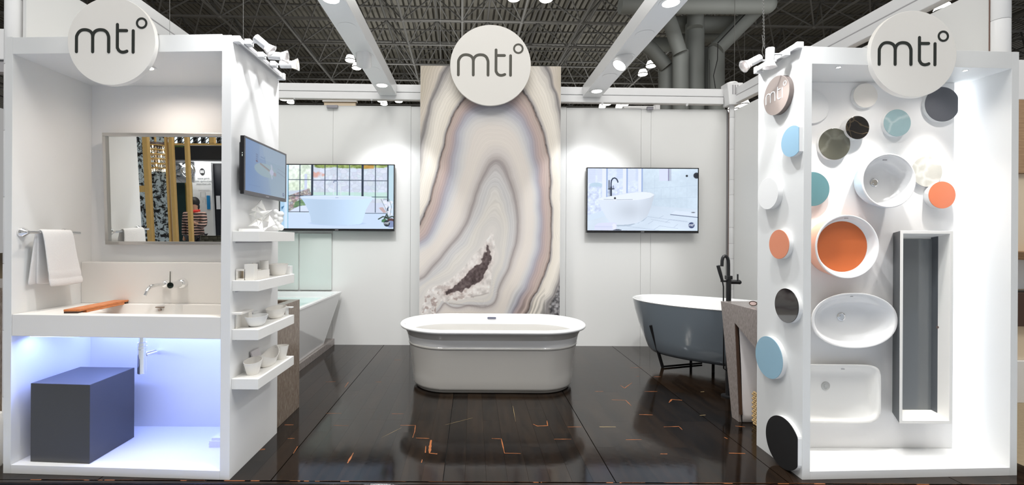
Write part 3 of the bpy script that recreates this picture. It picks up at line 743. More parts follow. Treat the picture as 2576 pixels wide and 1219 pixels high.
p = P(405, 771.5, 3.018); MB().box(p.x - .026, p.x + .026, 3.000, 3.014, p.z - .0025, p.z + .0025).build('overflow_slot', mat('slot_brown', srgb(120, 100, 85), .5), t)
p = P(403.6, 779, 3.012); MB().lathe([(.008, 0), (.008, .014)], (p.x, 3.000, p.z), (0, 1, 0), 14).build('overflow_hole', mat('hole_grey', srgb(150, 135, 125), .5), t)
# led strip below
t = thing('led_strip', 'blue white LED strip under the vanity in the left display box', 'LED strip', (-2.03, 2.7, .78))
MB().box(-2.60, -1.46, 2.66, 2.675, .778, .7895).build('channel', M['panel'], t); MB().box(-2.60, -1.46, 2.662, 2.673, .775, .7778).build('diodes', M['ledb'], t)
light('AREA', 'led_glow', (-2.03, 2.70, .772), 7.5, (.26, .36, 1.0), (-2.03, 2.86, 0), size=1.15, size_y=.05)
light('AREA', 'led_glow', (-2.03, 3.10, .772), 3.2, (.28, .38, 1.0), (-2.03, 2.95, 0), size=1.15, size_y=.04)
# teak board
t = thing('bath_board', 'orange teak board lying across the basin on the left', 'board', (-2.36, 2.85, .916))
fr = Fr((-2.358, 2.86, .917), (.9965, .083, 0), (-.083, .9965, 0), (0, 0, 1))
MB().fbox(fr, -.046, .046, -.215, .205, .010, .022).build('plank_top', M['teak'], t, bevel=.002)
MB().fbox(fr, -.046, .046, -.165, .165, -.004, .010).build('underside_batten', M['teak'], t, bevel=.002)
MB().fbox(fr, -.046, .030, -.212, -.17, -.001, .010).build('end_foot', M['brown'], t); MB().fbox(fr, -.046, .046, .175, .200, -.001, .010).build('end_foot', M['brown'], t)
# tap
t = thing('wall_tap', 'chrome wall-mounted basin tap with upright lever on the backsplash', 'tap', (-2.0, 3.07, 1.05))
p1 = P(420.8, 712.9, 3.07); p2 = P(460, 712.4, 3.07)
for p, r in ((p1, .028), (p2, .036)):
    MB().lathe([(r, 0.0), (r, -.012), (r * .93, -.022), (r * .7, -.034), (r * .45, -.040)], (p.x, 3.0695, p.z), (0, 1, 0), 28).build('flange', M['chrome'], t, smooth=50)
sp = [Vector((p1.x, 3.05, p1.z)), Vector((p1.x, 2.965, p1.z + .002)), Vector((p1.x, 2.915, p1.z - .002)), Vector((p1.x - .001, 2.892, p1.z - .016)), Vector((p1.x - .002, 2.878, p1.z - .034)), Vector((p1.x - .003, 2.865, p1.z - .056))]
MB().tube(sp, [.0115, .0115, .0115, .011, .0105, .010], 16, up=(1, 0, 0)).build('spout', M['chrome'], t, smooth=50)
MB().lathe([(.022, 0), (.021, -.09), (.020, -.095)], (p2.x, 3.04, p2.z), (0, 1, 0), 20).build('valve_body', M['chrome'], t, smooth=40)
ph = P(439, 718, 2.945)
MB().lathe([(.0195, 0), (.0195, -.006), (.014, -.009)], (p2.x, 2.945, p2.z), (0, 1, 0), 20).build('handle_cap', mat('dark_chrome_reflection', (.03, .04, .035), .08, metal=1), t, smooth=30)
MB().fprism(Fr((p2.x, 2.944, p2.z)), [(-.006, .012), (.006, .012), (.0035, .03), (.003, .092), (-.003, .092), (-.0035, .03)], -.012, .004).build('lever', M['chrome'], t, bevel=.001)
# bottle trap
t = thing('bottle_trap', 'chrome bottle trap hanging beneath the vanity', 'waste trap', (-2.12, 2.9, .49))
x, y = P(358, 900, 2.9).x, 2.9; zb2 = P(358, 938, 2.9).z
MB().lathe([(.019, zb2 + .15), (.019, .7895)], (x, y, 0), (0, 0, 1), 20).build('tail_pipe', M['chrome'], t, smooth=30)
MB().lathe([(.025, zb2), (.026, zb2 + .005), (.026, zb2 + .155), (.028, zb2 + .157), (.028, zb2 + .175), (.026, zb2 + .177), (.026, zb2 + .197), (.019, zb2 + .20)], (x, y, 0), (0, 0, 1), 24).build('bottle', M['chrome'], t, smooth=30)
q = P(396, 883, 3.15)
MB().tube([(x + .02, y + .01, zb2 + .12), (x + .05, y + .04, zb2 + .127), (q.x, 3.149, q.z)], .0145, 14).build('outlet_pipe', M['chrome'], t, smooth=50)
# grey block
t = thing('plinth_block', 'charcoal grey rectangular block on the floor of the left display box', 'block', (-2.395, 2.8, .05))
MB().prism([(-2.578, 2.645), (-2.212, 2.622), (-2.217, 2.975), (-2.583, 2.985)], .051, .508).build('block_body', M['block'], t, bevel=.0025)
MB().prism([(-2.570, 2.65), (-2.218, 2.628), (-2.222, 2.97), (-2.577, 2.98)], .0502, .0508).build('base_pad', M['brown'], t)
# papers
for k, (dx, dy, z0, h, lab) in enumerate(((0, 0, .0502, .040, 'lower thick stack of white brochures by the right post of the left display box'), (.012, .008, .0906, .016, 'upper thin stack of white brochures on the thicker stack'))):
    t = thing('brochure_stack', lab, 'brochures', (-1.56, 2.9, z0), group='brochures on the box floor')
    x = -1.645 + dx
    nn = 8 if k == 0 else 4
    for j in range(nn):
        jx = random.uniform(-.0015, .0015)
        MB().box(x + jx, -1.435 + jx, 2.835 + dy, 3.02 + dy + jx, z0 + h * j / nn + .0003, z0 + h * (j + 1) / nn).build('brochure', M['paper'], t)
t = thing('pamphlet', 'folded pamphlet lying on top of the brochure stack', 'pamphlet', (-1.53, 2.93, .107))
MB().hexa([(-1.61, 2.88, .1075), (-1.45, 2.86, .1075), (-1.45, 2.99, .1075), (-1.57, 3.0, .1075)], [(-1.61, 2.88, .1085), (-1.45, 2.86, .1085), (-1.45, 2.99, .125), (-1.57, 3.0, .122)]).build('sheet', M['paper'], t)
# towel bar and towel
t = thing('towel_rail', 'chrome towel rail on the left wall inside the display box', 'towel rail', (-2.65, 2.8, 1.39))
zb = 1.388
for y in (2.665, 2.94):
    MB().lathe([(.030, 0), (.030, .006), (.026, .018), (.016, .028), (.010, .04)], (-2.6545, y, zb), (1, 0, 0), 26).build('flange', M['chrome'], t, smooth=50)
    MB().tube([(-2.62, y, zb), (-2.582, y, zb)], .009, 12).build('arm', M['chrome'], t, smooth=50)
MB().tube([(-2.582, 2.635, zb), (-2.582, 2.975, zb)], .0085, 14).build('rail_bar', M['chrome'], t, smooth=50)
t = thing('towel', 'folded white terry towel hanging over the chrome rail', 'towel', (-2.58, 2.8, 1.06))
prof_f = [(-2.5715, 1.396), (-2.566, 1.385), (-2.562, 1.34), (-2.558, 1.28), (-2.553, 1.20), (-2.549, 1.165), (-2.550, 1.158), (-2.546, 1.15), (-2.545, 1.115), (-2.548, 1.108), (-2.543, 1.10), (-2.541, 1.062)]
prof_b = [(-2.592, 1.396), (-2.599, 1.385), (-2.605, 1.34), (-2.612, 1.26), (-2.618, 1.18), (-2.622, 1.12), (-2.624, 1.075)]
NY = 16
def sheet(prof, ytop, ybot, name, wav=.004, ph=0):
    mb = MB(); vs = []; R_ = len(prof)
    for j, (x, z) in enumerate(prof):
        tt = (1.40 - z) / .34; y0 = ytop[0] * (1 - tt) + ybot[0] * tt; y1 = ytop[1] * (1 - tt) + ybot[1] * tt
        for i in range(NY + 1):
            u = i / NY
            vs.append((x + wav * tt * math.sin(u * 7 + ph) + .003 * math.sin(u * 3 + tt * 4), y0 + (y1 - y0) * u, z - .004 * math.sin(u * 4 + ph) * tt))
    mb.add(vs, [(j * (NY + 1) + i, j * (NY + 1) + i + 1, (j + 1) * (NY + 1) + i + 1, (j + 1) * (NY + 1) + i) for j in range(R_ - 1) for i in range(NY)])
    o = mb.build(name, M['towel'], t, smooth=60); s = o.modifiers.new('thick', 'SOLIDIFY'); s.thickness = .009; s.offset = 0
    ss = o.modifiers.new('sub', 'SUBSURF'); ss.levels = 1; ss.render_levels = 1
top = [(-2.592, 1.396), (-2.588, 1.401), (-2.582, 1.403), (-2.576, 1.401), (-2.5715, 1.396)]
sheet(prof_b[::-1] + top[1:-1] + prof_f, (2.70, 2.905), (2.725, 2.955), 'front_fold', .003)
sheet([(x - .006, z) for x, z in prof_b], (2.695, 2.90), (2.675, 2.92), 'back_fold', .004, 2)

# mirror
tilt = math.radians(2.4)
mp = P(410, 474, 3.11)
t = thing('wall_mirror', 'large rectangular mirror in a brushed nickel frame above the vanity', 'mirror', (-2.0, 3.12, 1.35))
ml = P(263, 474, 3.10).x; zt2 = P(400, 334, 3.08).z; zb2 = P(400, 615, 3.13).z; mr = -1.425
hm = zt2 - zb2; wm = mr - ml
fr = Fr((ml, 3.125, zb2), (1, 0, 0), (0, -math.sin(tilt), math.cos(tilt)), (0, -math.cos(tilt), -math.sin(tilt)))
fw = .022
MB().fbox(fr, 0, wm, 0, fw, -.006, .018).build('frame_rail', M['nickel'], t, bevel=.002)
MB().fbox(fr, 0, wm, hm - fw, hm, -.006, .018).build('frame_rail', M['nickel'], t, bevel=.002)
MB().fbox(fr, 0, fw, fw, hm - fw, -.006, .018).build('frame_stile', M['nickel'], t, bevel=.002)
MB().fbox(fr, wm - .004, wm, fw, hm - fw, -.006, .018).build('frame_stile', M['nickel'], t, bevel=.001)
MB().fbox(fr, .004, wm - .004, .004, hm - .004, -.012, .002).build('mirror_glass', M['mirror'], t)

# ---- track lights on the left box
def track_light(x, y0, y1, sgn, lab):
    """sgn: +1 projects to +x"""
    t = thing('track_rail', lab, 'track rail', (x, y0, 2.46))
    xa, xb = (x + .001, x + .036) if sgn > 0 else (x - .036, x - .001)
    MB().box(min(xa, xb), max(xa, xb), y0, y1, 2.470, 2.503).build('rail', M['beam'], t, bevel=.003)
    MB().box(min(xa, xb) + .008 - (.0 if sgn > 0 else 0), max(xa, xb) - .008, y0 + .02, y1 - .02, 2.4688, 2.4702).build('slot', M['gap'], t)
    e = xb + sgn * .0005
    MB().box(min(e, e + sgn * .001), max(e, e + sgn * .001), y0 + .03, y1 - .04, 2.478, 2.494).build('conductor_slot', M['gap'], t)
    MB().box(min(xa, xb) - .004, max(xa, xb) + .012, y1, y1 + .03, 2.462, 2.506).build('end_cap', M['beam'], t, bevel=.003)
    MB().box(min(xa, xb) - .001, max(xa, xb) + .004, y0 - .02, y0 - .0005, 2.468, 2.505).build('end_cap', M['beam'], t, bevel=.003)
track_light(-1.364, 2.58, 3.14, 1, 'white track rail along the top of the left display box side')
track_light(1.890, 2.62, 2.97, -1, 'white track rail along the top of the right display box side')
def spot_head(a, arm, ax, lab, lit, group, sc=1.0):
    """a: adapter centre, arm: vector to the head pivot, ax: aiming axis"""
    t = thing('track_spotlight', lab, 'spotlight', a, group=group)
    A = Vector(a); h = A + Vector(arm); ax = Vector(ax).normalized()
    MB().box(A.x - .017, A.x + .017, A.y - .024, A.y + .024, A.z - .016, A.z + .016).build('adapter', M['beam'], t, bevel=.003)
    MB().tube([A, h], .006, 10).build('arm', M['beam'], t, smooth=50)
    MB().lathe([(.020, -.035), (.0235, -.032), (.0235, .035), (.022, .042)], h, ax, 20).build('head', M['beam'], t, smooth=40)
    MB().lathe([(.022, .036), (.030, .06), (.038, .078), (.040, .080), (.034, .080), (.026, .058), (.018, .045)], h, ax, 24).build('flared_shade', glass_white, t, smooth=50)
    MB().lathe([(.014, .044), (.020, .055), (.012, .066), (.004, .068)], h, ax, 14).build('bulb', M['lamp_warm'] if lit else M['lamp_dim'], t, smooth=50)
    return h + ax * .09
glass_white, N_, L_, b_ = new_mat('frosted_glass_shade')
b_.inputs['Base Color'].default_value = (.95, .95, .95, 1); b_.inputs['Transmission Weight'].default_value = .7; b_.inputs['Roughness'].default_value = .15
M['lamp_dim'] = emis('lamp_pinkish', (1.0, .85, .8), 3.5)
G1 = 'track spotlights on the left display box'; G2 = 'track spotlights on the right display box'
for px, py, Y, hx, ax, lab, lit in ((609, 108, 2.64, (.065, .0, .008), (.75, .25, -.62), 'nearest white track spotlight on the left display box, tipped downwards', False),
                                 (643, 140, 2.80, (.075, .0, .0), (1, .12, -.03), 'middle white track spotlight on the left display box', False),
                                 (675, 162, 2.97, (.075, .0, .0), (1, .15, .06), 'farthest track spotlight on the left display box, glowing warm', True)):
    p = P(px, py, Y); p.x = -1.310
    e = spot_head(p, hx, ax, lab, lit, G1)
light('SPOT', 'track_spot', (-1.14, 2.98, 2.49), 40, (1, .93, .82), (.3, 4.3, .5), size=.03, spot=60, blend=.5)
light('SPOT', 'track_spot', (-1.16, 2.70, 2.42), 30, (1, .95, .88), (.2, 3.8, .2), size=.03, spot=60, blend=.5)
for px, py, Y, hx, ax, lab, lit in ((1975, 136, 2.68, (-.088, .0, .0), (-.02, .02, -1), 'nearer white track spotlight on the right display box, pointing straight down', False),
                                 (1948, 152, 2.80, (-.10, .0, .0), (-.85, .02, -.45), 'farther white track spotlight on the right display box, turned outwards', False)):
    p = P(px, py, Y); p.x = 1.838
    spot_head(p, hx, ax, lab, lit, G2)
light('SPOT', 'track_spot', (1.74, 2.69, 2.40), 9, (1, .96, .94), (1.80, 2.72, 0), size=.02, spot=110, blend=.8)
light('SPOT', 'track_spot', (1.62, 2.80, 2.40), 25, (1, .95, .90), (-1.2, 3.0, 1.2), size=.02, spot=60, blend=.6)

# ---- television helper
def tv(fr, w, h, img, lab, base, thick=.045, bez=.012, bot=.020, emit=1.0, bm='black', back=.03):
    t = thing('television', lab, 'television', base, group='wall-mounted televisions')
    MB().fbox(fr, 0, w, 0, h, -thick, 0).build('housing', M['black'], t, bevel=.003)
    for a in ((0, w, h - bez, h), (0, w, 0, bot), (0, bez, bot, h - bez), (w - bez, w, bot, h - bez)):
        MB().fbox(fr, *a, 0.0003, .004).build('bezel', M[bm], t, bevel=.001)
    MB().fbox(fr, w * .25, w * .75, h * .2, h * .75, -thick - back, -thick - .0005).build('rear_mount', M['mblack'], t)
    f2 = Fr(fr(bez, bot, .0012), fr.u, fr.v, fr.n)
    picture_mesh('screen', img, f2, w - 2 * bez, h - bez - bot, vcol_mat('screen_glow', .12, emit), t)
    # small sensor clip and status light
    MB().fbox(fr, w * .5 - .022, w * .5 + .022, bot * .3, bot * .62, .004, .0046).build('maker_badge', mat('badge_grey', (.35, .35, .36), .3, metal=.6), t)
    return t
def text_mesh(s, size, fr, material, parent, name='lettering', align='LEFT', ext=.0008):
    cu = bpy.data.curves.new('t', 'FONT'); cu.body = s; cu.size = size; cu.extrude = ext; cu.align_x = align; cu.space_line = 1.1
    ob = bpy.data.objects.new('t', cu); COL.objects.link(ob)
    dg = bpy.context.evaluated_depsgraph_get(); me = bpy.data.meshes.new_from_object(ob.evaluated_get(dg))
    bpy.data.objects.remove(ob); me.name = name
    o = bpy.data.objects.new(name, me); COL.objects.link(o); me.materials.clear(); me.materials.append(material)
    mt = Matrix.Identity(4)
    for i in range(3):
        mt[i][0] = fr.u[i]; mt[i][1] = fr.v[i]; mt[i][2] = fr.n[i]; mt[i][3] = fr.o[i]
    me.transform(mt); attach(o, parent); return o

# canvas logo stroke in a small dark disc
def canvas_logo(c, cx, cy, r, dark, lightc, wf=.06):
    c.ell(cx, cy, r, r, dark)
    for s_ in (LOGO_M1, LOGO_M2, LOGO_T1, LOGO_T2, LOGO_I, LOGO_RING):
        c.line([(cx + x * r, cy - y * r) for x, y in s_], r * wf, lightc)
def stones(c, x0, x1, y0, y1, base, dark, seed, n=80, jit=20):
    r = np.random.RandomState(seed); P_ = np.stack([r.uniform(x0, x1, n), r.uniform(y0, y1, n)], 1)
    d = np.stack([np.hypot(c.X - a, (c.Y - b) * 1.3) for a, b in P_]); dd = np.sort(d, 0); idx = d.argmin(0)
    tone = r.uniform(-1, 1, (n, 1)) * np.array([jit, jit, jit]) + r.uniform(-1, 1, (n, 3)) * jit * .4
    colr = np.clip(np.array(base) + tone[idx], 0, 255); edge = np.clip(1 - (dd[1] - dd[0]) / (3.5 * c.px), 0, 1)[..., None] * .45
    return colr * (1 - edge) + np.array(dark) * edge

# left back television picture
c = Cv(330, 186, 90, 1922, 95, 1115, (206, 226, 248))
bgd = stones(c, 200, 1900, 90, 620, (214, 224, 240), (186, 194, 212), 3, 260, 8)
w1 = vnoise(186, 330, 40, 5)[..., None]
foliage = np.array((172, 192, 160)) * (1 - w1) + np.array((232, 238, 244)) * w1
nf = (vnoise(186, 330, 8, 9) - .5)[..., None] * 150
reg = np.clip((620 - c.X) / 60, 0, 1) * np.clip((530 - c.Y) / 40, 0, 1)
img = bgd * (1 - reg[..., None]) + np.clip(foliage + 28 + nf * .6, 0, 255) * reg[..., None]
topg = np.clip((150 - c.Y + (vnoise(186, 330, 20, 4) - .5) * 60) / 20, 0, 1) * np.clip((c.X - 620) / 40, 0, 1)
img = img * (1 - topg[..., None]) + np.clip(np.array((140, 160, 90)) + nf, 0, 255) * topg[..., None]
rust = np.clip((vnoise(186, 330, 30, 21) - .56) * 9, 0, 1) * np.clip((1000 - c.X) / 200, 0, 1) * np.clip((330 - c.Y) / 60, 0, 1) * (c.X > 610)
img = img * (1 - rust[..., None] * .7) + np.array((222, 150, 130)) * rust[..., None] * .7
aq = np.clip((c.Y - 520) / 20, 0, 1) * np.clip((640 - c.Y) / 20, 0, 1)
img = img * (1 - aq[..., None] * .7) + np.array((190, 230, 215)) * aq[..., None] * .7
win = (c.X > 220) & (c.X < 1840) & (c.Y < 860)
c.a = np.where(win[..., None], img, c.a)
c.rect(1400, 1600, 95, 150, (205, 150, 70), .8)
c.rect(480, 525, 240, 500, (205, 215, 240)); c.poly([(225, 530), (520, 480), (520, 520), (225, 580)], (200, 212, 228))
st = stones(c, 220, 640, 460, 860, (178, 168, 166), (90, 88, 92), 8, 150, 30)
c.put(c.inside([(225, 590), (560, 470), (600, 580), (520, 640), (505, 745), (400, 755), (245, 835), (225, 830)]).astype(float), st)
c.put(c.inside([(330, 690), (460, 640), (520, 740), (400, 755), (300, 790)]).astype(float), np.clip(np.array((110, 142, 104)) + nf * .6, 0, 255))
c.poly([(245, 840), (400, 755), (510, 745), (560, 850)], (214, 226, 246)); c.rect(1450, 1830, 700, 860, (206, 216, 238))
c.poly([(1680, 775), (1750, 770), (1810, 850), (1760, 860)], (196, 170, 170))
for x, w_ in ((407, 6), (812, 6), (1010, 6), (1210, 6), (1628, 6), (220, 4)): c.line([(x, 95), (x, 590 if 600 < x < 1400 else 850)], w_, (42, 58, 78))
for x in (606, 1420): c.line([(x, 95), (x, 590)], 17, (36, 50, 68))
c.line([(1830, 105), (1830, 870)], 12, (36, 50, 68))
for y, xa_, xb_ in ((332, 220, 600), (338, 620, 1410), (345, 1430, 1830), (590, 220, 620), (605, 1560, 1830), (848, 220, 560), (868, 1450, 1840)): c.line([(xa_, y), (xb_, y)], 5, (42, 58, 78))
c.rect(90, 160, 95, 1115, (172, 208, 236)); c.rect(160, 216, 95, 1115, (206, 228, 248)); c.line([(216, 95), (216, 1115)], 4, (90, 170, 200)); c.poly([(110, 770), (160, 750), (115, 830)], (70, 120, 160))
c.rect(220, 1922, 872, 1115, (202, 221, 246)); c.rect(1842, 1922, 95, 720, (190, 218, 232))
c.ell(1010, 1030, 450, 35, (184, 206, 238))
# filler and tub on the screen
for dx in (-60, 60): c.line([(1010 + dx, 575), (1010 + dx * .9, 470), (1010 + dx * .8, 400)], 5, (225, 230, 245))
c.line([(1010, 585), (1010, 350), (960, 352), (950, 375)], 6, (120, 135, 165)); c.line([(1010, 350), (1060, 352), (1070, 375)], 4, (215, 225, 245))
tub = [(408, 602), (470, 590), (800, 580), (1240, 584), (1560, 600), (1600, 622), (1540, 700), (1480, 810), (1440, 940), (1415, 1020), (1380, 1042), (1200, 1060), (900, 1058), (650, 1040), (595, 1018), (580, 920), (545, 820), (480, 700)]
shade = 1 - .06 * np.cos((c.X - 700) / 260)
c.put(c.inside(tub).astype(float), np.clip(np.array((196, 220, 247)) * shade[..., None], 0, 255))
c.ell(1000, 618, 590, 30, (222, 234, 252)); c.ell(1000, 622, 560, 20, (210, 226, 250)); c.line([(985, 619), (1030, 619)], 3, (140, 150, 185))
for q in ([(1680, 960), (1750, 920), (1830, 930)], [(1740, 1000), (1790, 930), (1840, 960)], [(1780, 960), (1810, 880), (1850, 950)], [(1840, 940), (1900, 915), (1922, 925)], [(1830, 990), (1900, 960), (1922, 990)]): c.line(q, 9, (44, 60, 50))
c.ell(1775, 985, 45, 28, (70, 120, 80)); c.ell(1880, 985, 60, 40, (90, 60, 60)); c.ell(1880, 1040, 75, 55, (130, 145, 185))
for (x, y) in ((1820, 700), (1850, 730), (1800, 760), (1870, 800), (1840, 850), (1880, 690), (1780, 690), (1865, 880)): c.ell(x, y, 34, 26, (232, 236, 250), .9)
for q in ([(1850, 940), (1800, 800), (1720, 640)], [(1860, 930), (1890, 760), (1850, 640), (1760, 640)]): c.line(q, 3, (90, 110, 110))
canvas_logo(c, 1815, 1028, 50, (30, 40, 55), (236, 240, 250), .07)
YT = 5.71; a = P(703, 412, YT); b = P(992, 581, YT)
tvl = tv(Fr((a.x, YT, P(848, 580.5, YT).z)), b.x - a.x, P(848, 412.5, YT).z - P(848, 580.5, YT).z, c.a, 'television on the back wall showing a white bathtub before a paned window', (a.x, YT, b.z), emit=1.0, thick=.05, bot=.030, back=.038)

# right back television picture
c = Cv(320, 184, 62, 1870, 88, 1122, (214, 228, 246))
n1 = vnoise(184, 320, 50, 31, sx=.5)[..., None]; n2 = vnoise(184, 320, 6, 32)[..., None]
c.put((c.X > 962).astype(float), np.clip(np.array((205, 222, 238)) + (n1 - .5) * 30 + (n2 - .5) * 10, 0, 255))
c.put((c.X <= 962).astype(float), np.clip(np.array((214, 226, 250)) + (n2 - .5) * 26, 0, 255))
for (x0, x1, y0, y1, cc) in ((70, 190, 95, 330, (196, 208, 236)), (225, 300, 95, 310, (204, 214, 240)), (540, 640, 95, 250, (190, 206, 236)), (720, 840, 120, 290, (206, 218, 242)), (848, 890, 100, 300, (190, 204, 232))):
    c.rect(x0, x1, y0, y1, cc, .8)
    for yy in range(int(y0) + 14, int(y1), 16): c.line([(x0 + 4, yy), (x1 - 4, yy)], 2.5, (226, 234, 252), .8)
c.ell(200, 370, 110, 45, (178, 204, 222), .8); c.put(((c.Y > 390) & (c.X < 960)).astype(float), np.clip(np.array((206, 218, 246)) + (n2 - .5) * 90, 0, 255), .7)
for x0, x1 in ((300, 385), (640, 715), (893, 962)): c.rect(x0, x1, 88, 590, (226, 233, 250)); c.line([(x1 - 6, 88), (x1 - 6, 590)], 11, (150, 172, 215))
c.poly([(62, 870), (330, 790), (360, 880), (62, 975)], (206, 222, 240))
fl = np.clip(np.array((208, 222, 238)) + (n1 - .5) * 26, 0, 255)
c.put(c.inside([(62, 975), (330, 885), (1120, 705), (1870, 760), (1870, 1122), (62, 1122)]).astype(float), fl)
for q in ([(1150, 1105), (1250, 1042)], [(1060, 1010), (1140, 960)], [(1345, 985), (1415, 935)], [(1240, 912), (1310, 870)], [(1480, 1065), (1545, 1015)], [(1110, 935), (1420, 990)], [(1060, 890), (1760, 985)], [(700, 1050), (1240, 1120)], [(1250, 1042), (1550, 1085)], [(1420, 935), (1700, 965)]): c.line(q, 1.5, (150, 165, 190))
c.poly([(1425, 850), (1500, 790), (1870, 815), (1870, 898)], (214, 226, 242)); c.line([(1425, 852), (1870, 898)], 5, (70, 85, 115)); c.ell(1797, 816, 30, 7, (60, 65, 75))
for q in ([(962, 425), (1430, 395), (1870, 360)], [(1160, 200), (1160, 700)], [(1415, 350), (1415, 740)], [(1692, 290), (1692, 750)], [(1110, 600), (1860, 560)], [(1500, 400), (1500, 560)], [(1270, 430), (1270, 600)]): c.line(q, 1.2, (176, 194, 216))
c.rect(1235, 1385, 88, 290, (212, 220, 246)); c.rect(1383, 1398, 88, 290, (120, 115, 150)); c.rect(1398, 1435, 88, 290, (176, 184, 205), .8)
c.ell(1690, 206, 19, 17, (26, 30, 38)); c.ell(1850, 200, 52, 50, (34, 40, 52)); c.ell(1850, 200, 28, 27, (24, 30, 40))
c.line([(447, 545), (447, 330), (452, 290), (475, 255), (505, 245), (535, 262), (553, 292), (558, 315)], 10, (34, 46, 66)); c.line([(447, 545), (447, 400)], 15, (34, 46, 66)); c.line([(414, 290), (414, 435)], 9, (40, 52, 72)); c.line([(416, 435), (416, 550)], 4, (60, 72, 92)); c.line([(405, 430), (495, 428)], 8, (40, 48, 60)); c.line([(484, 375), (484, 425)], 4, (60, 72, 92))
tub = [(225, 592), (300, 580), (450, 548), (700, 500), (850, 480), (985, 472), (1100, 484), (1158, 515), (1150, 560), (1110, 720), (1042, 885), (960, 950), (850, 1000), (720, 1024), (560, 1030), (480, 1020), (430, 985), (360, 890), (290, 760), (240, 650)]
sh = np.clip(1.02 - .0 * c.X - .09 * np.exp(-((c.X - 760) / 230) ** 2 - ((c.Y - 800) / 160) ** 2) - .10 * np.clip((c.X - 900) / 250, 0, 1), .6, 1.05)
c.put(c.inside([(430, 985), (560, 1055), (760, 1045), (980, 960), (1060, 880), (900, 1000), (560, 1030)]).astype(float), (150, 165, 185), .6)
c.put(c.inside(tub).astype(float), np.clip(np.array((212, 222, 236)) * sh[..., None], 0, 255))
inn = [(235, 592), (450, 556), (700, 508), (850, 488), (985, 478), (1100, 490), (1150, 518), (1090, 560), (960, 590), (800, 606), (560, 612), (330, 604)]
c.poly(inn, (228, 236, 246)); c.line([(225, 600), (330, 612), (560, 618), (800, 612), (960, 596), (1090, 566), (1156, 522)], 4, (238, 242, 252)); c.line([(330, 604), (560, 610), (800, 604)], 3, (70, 85, 115), .6)
c.ell(512, 588, 16, 22, (28, 34, 46)); c.rect(490, 536, 600, 620, (225, 232, 244))
c.poly([(175, 1050), (240, 1000), (500, 988), (540, 1000), (542, 1105), (470, 1118), (180, 1115)], (214, 219, 242)); c.ell(500, 1055, 36, 48, (226, 230, 250)); c.poly([(540, 1100), (620, 1108), (620, 1120), (470, 1120)], (40, 50, 70)); c.line([(190, 1060), (470, 1062)], 12, (196, 204, 234), .5)
canvas_logo(c, 1770, 1030, 50, (58, 72, 112), (240, 244, 252), .07)
a = P(1476, 420, YT); b = P(1757, 586, YT)
tv(Fr((a.x, YT, P(1616, 585.5, YT).z)), b.x - a.x, P(1616, 421.5, YT).z - P(1616, 585.5, YT).z, c.a, 'television on the back wall showing a slipper bathtub and black tap by tall windows', (a.x, YT, b.z), emit=1.05, thick=.05, bot=.030, back=.038)

# side television
c = Cv(170, 110, 0, 700, 0, 480, (124, 152, 190))
g = np.clip((c.X - 0) / 700, 0, 1)[..., None]; c.a = np.array((112, 142, 186)) * (1 - g) + np.array((150, 168, 182)) * g
c.put(np.clip((c.X - 250 - c.Y * .35) / 25, 0, 1), (148, 170, 186), .55)
c.put(np.clip((c.X - 210 - c.Y * .0) / 20, 0, 1) * (c.Y < 140), (158, 174, 196), .35)
c.ell(330, 240, 190, 66, (150, 172, 180), .8)
c.line([(235, 190), (330, 215), (420, 240)], 9, (146, 144, 146)); c.line([(240, 184), (420, 230)], 2, (110, 112, 120)); c.line([(420, 165), (428, 215)], 6, (186, 192, 210)); c.line([(440, 170), (440, 215)], 4, (176, 182, 205))
c.ell(432, 240, 38, 30, (178, 186, 210)); c.ell(490, 250, 28, 20, (156, 150, 160)); c.line([(425, 250), (440, 300)], 9, (176, 186, 208))
for y in (110, 130, 150, 168): c.line([(165, y), (192, y + 5)], 4, (96, 108, 140), .8)
c.ell(178, 176, 16, 9, (110, 100, 120)); c.line([(240, 120), (300, 125)], 3, (100, 130, 170)); c.line([(310, 105), (316, 170)], 2.5, (100, 130, 170)); c.line([(540, 180), (700, 205)], 2, (130, 140, 160)); c.line([(540, 215), (700, 250)], 2, (120, 130, 150))
for x in range(60, 220, 26): c.line([(x, 420), (x + 14, 416)], 2, (96, 120, 165), .6)
canvas_logo(c, 660, 442, 20, (100, 118, 146), (150, 165, 190), .07)
zt3, zb3 = 1.942, 1.611
frs = Fr((-1.298, 2.562, zb3), (0, 1, 0), (0, 0, 1), (1, 0, 0))
tvs = tv(frs, .575, zt3 - zb3, c.a, 'small television on the side of the left display box with a dim bluish tap picture', (-1.33, 2.56, zb3), emit=.85, thick=.022, bez=.011, bot=.022, bm='bezel_g', back=.042)
MB().fbox(frs, .02, .555, .02, .30, -.040, -.0225).build('rear_bulge', M['black'], tvs, bevel=.008)
for k, zz in enumerate((.215, .222, .232)): MB().box(-1.3085, -1.3055, 2.5615, 2.5625, 1.611 + zz, 1.613 + zz).build('status_light', emis('status_white', (.8, 1, .9), 3), tvs)

# ---- shelves on the side of the left box
SHZ = [1.400, 1.119, .842, .563]
shl = ('topmost', 'second from top', 'third from top', 'lowest')
sproto = None
for k, z in enumerate(SHZ):
    lab = '%s floating white shelf on the side of the left display box' % shl[k]
    if sproto is None:
        sproto = thing('floating_shelf', lab, 'shelf', (-1.364, 2.57, z - .059), group='floating shelves on the left display box')
        MB().box(-1.3635, -1.213, 2.567, 3.08, z - .059, z).build('shelf_slab', M['matte'], sproto, bevel=.0015)
        MB().box(-1.3636, -1.355, 2.60, 3.05, z - .068, z - .0592).build('fixing_strip', M['gap'], sproto)
    else:
        copy_tree(sproto, (0, 0, z - SHZ[0]), lab)

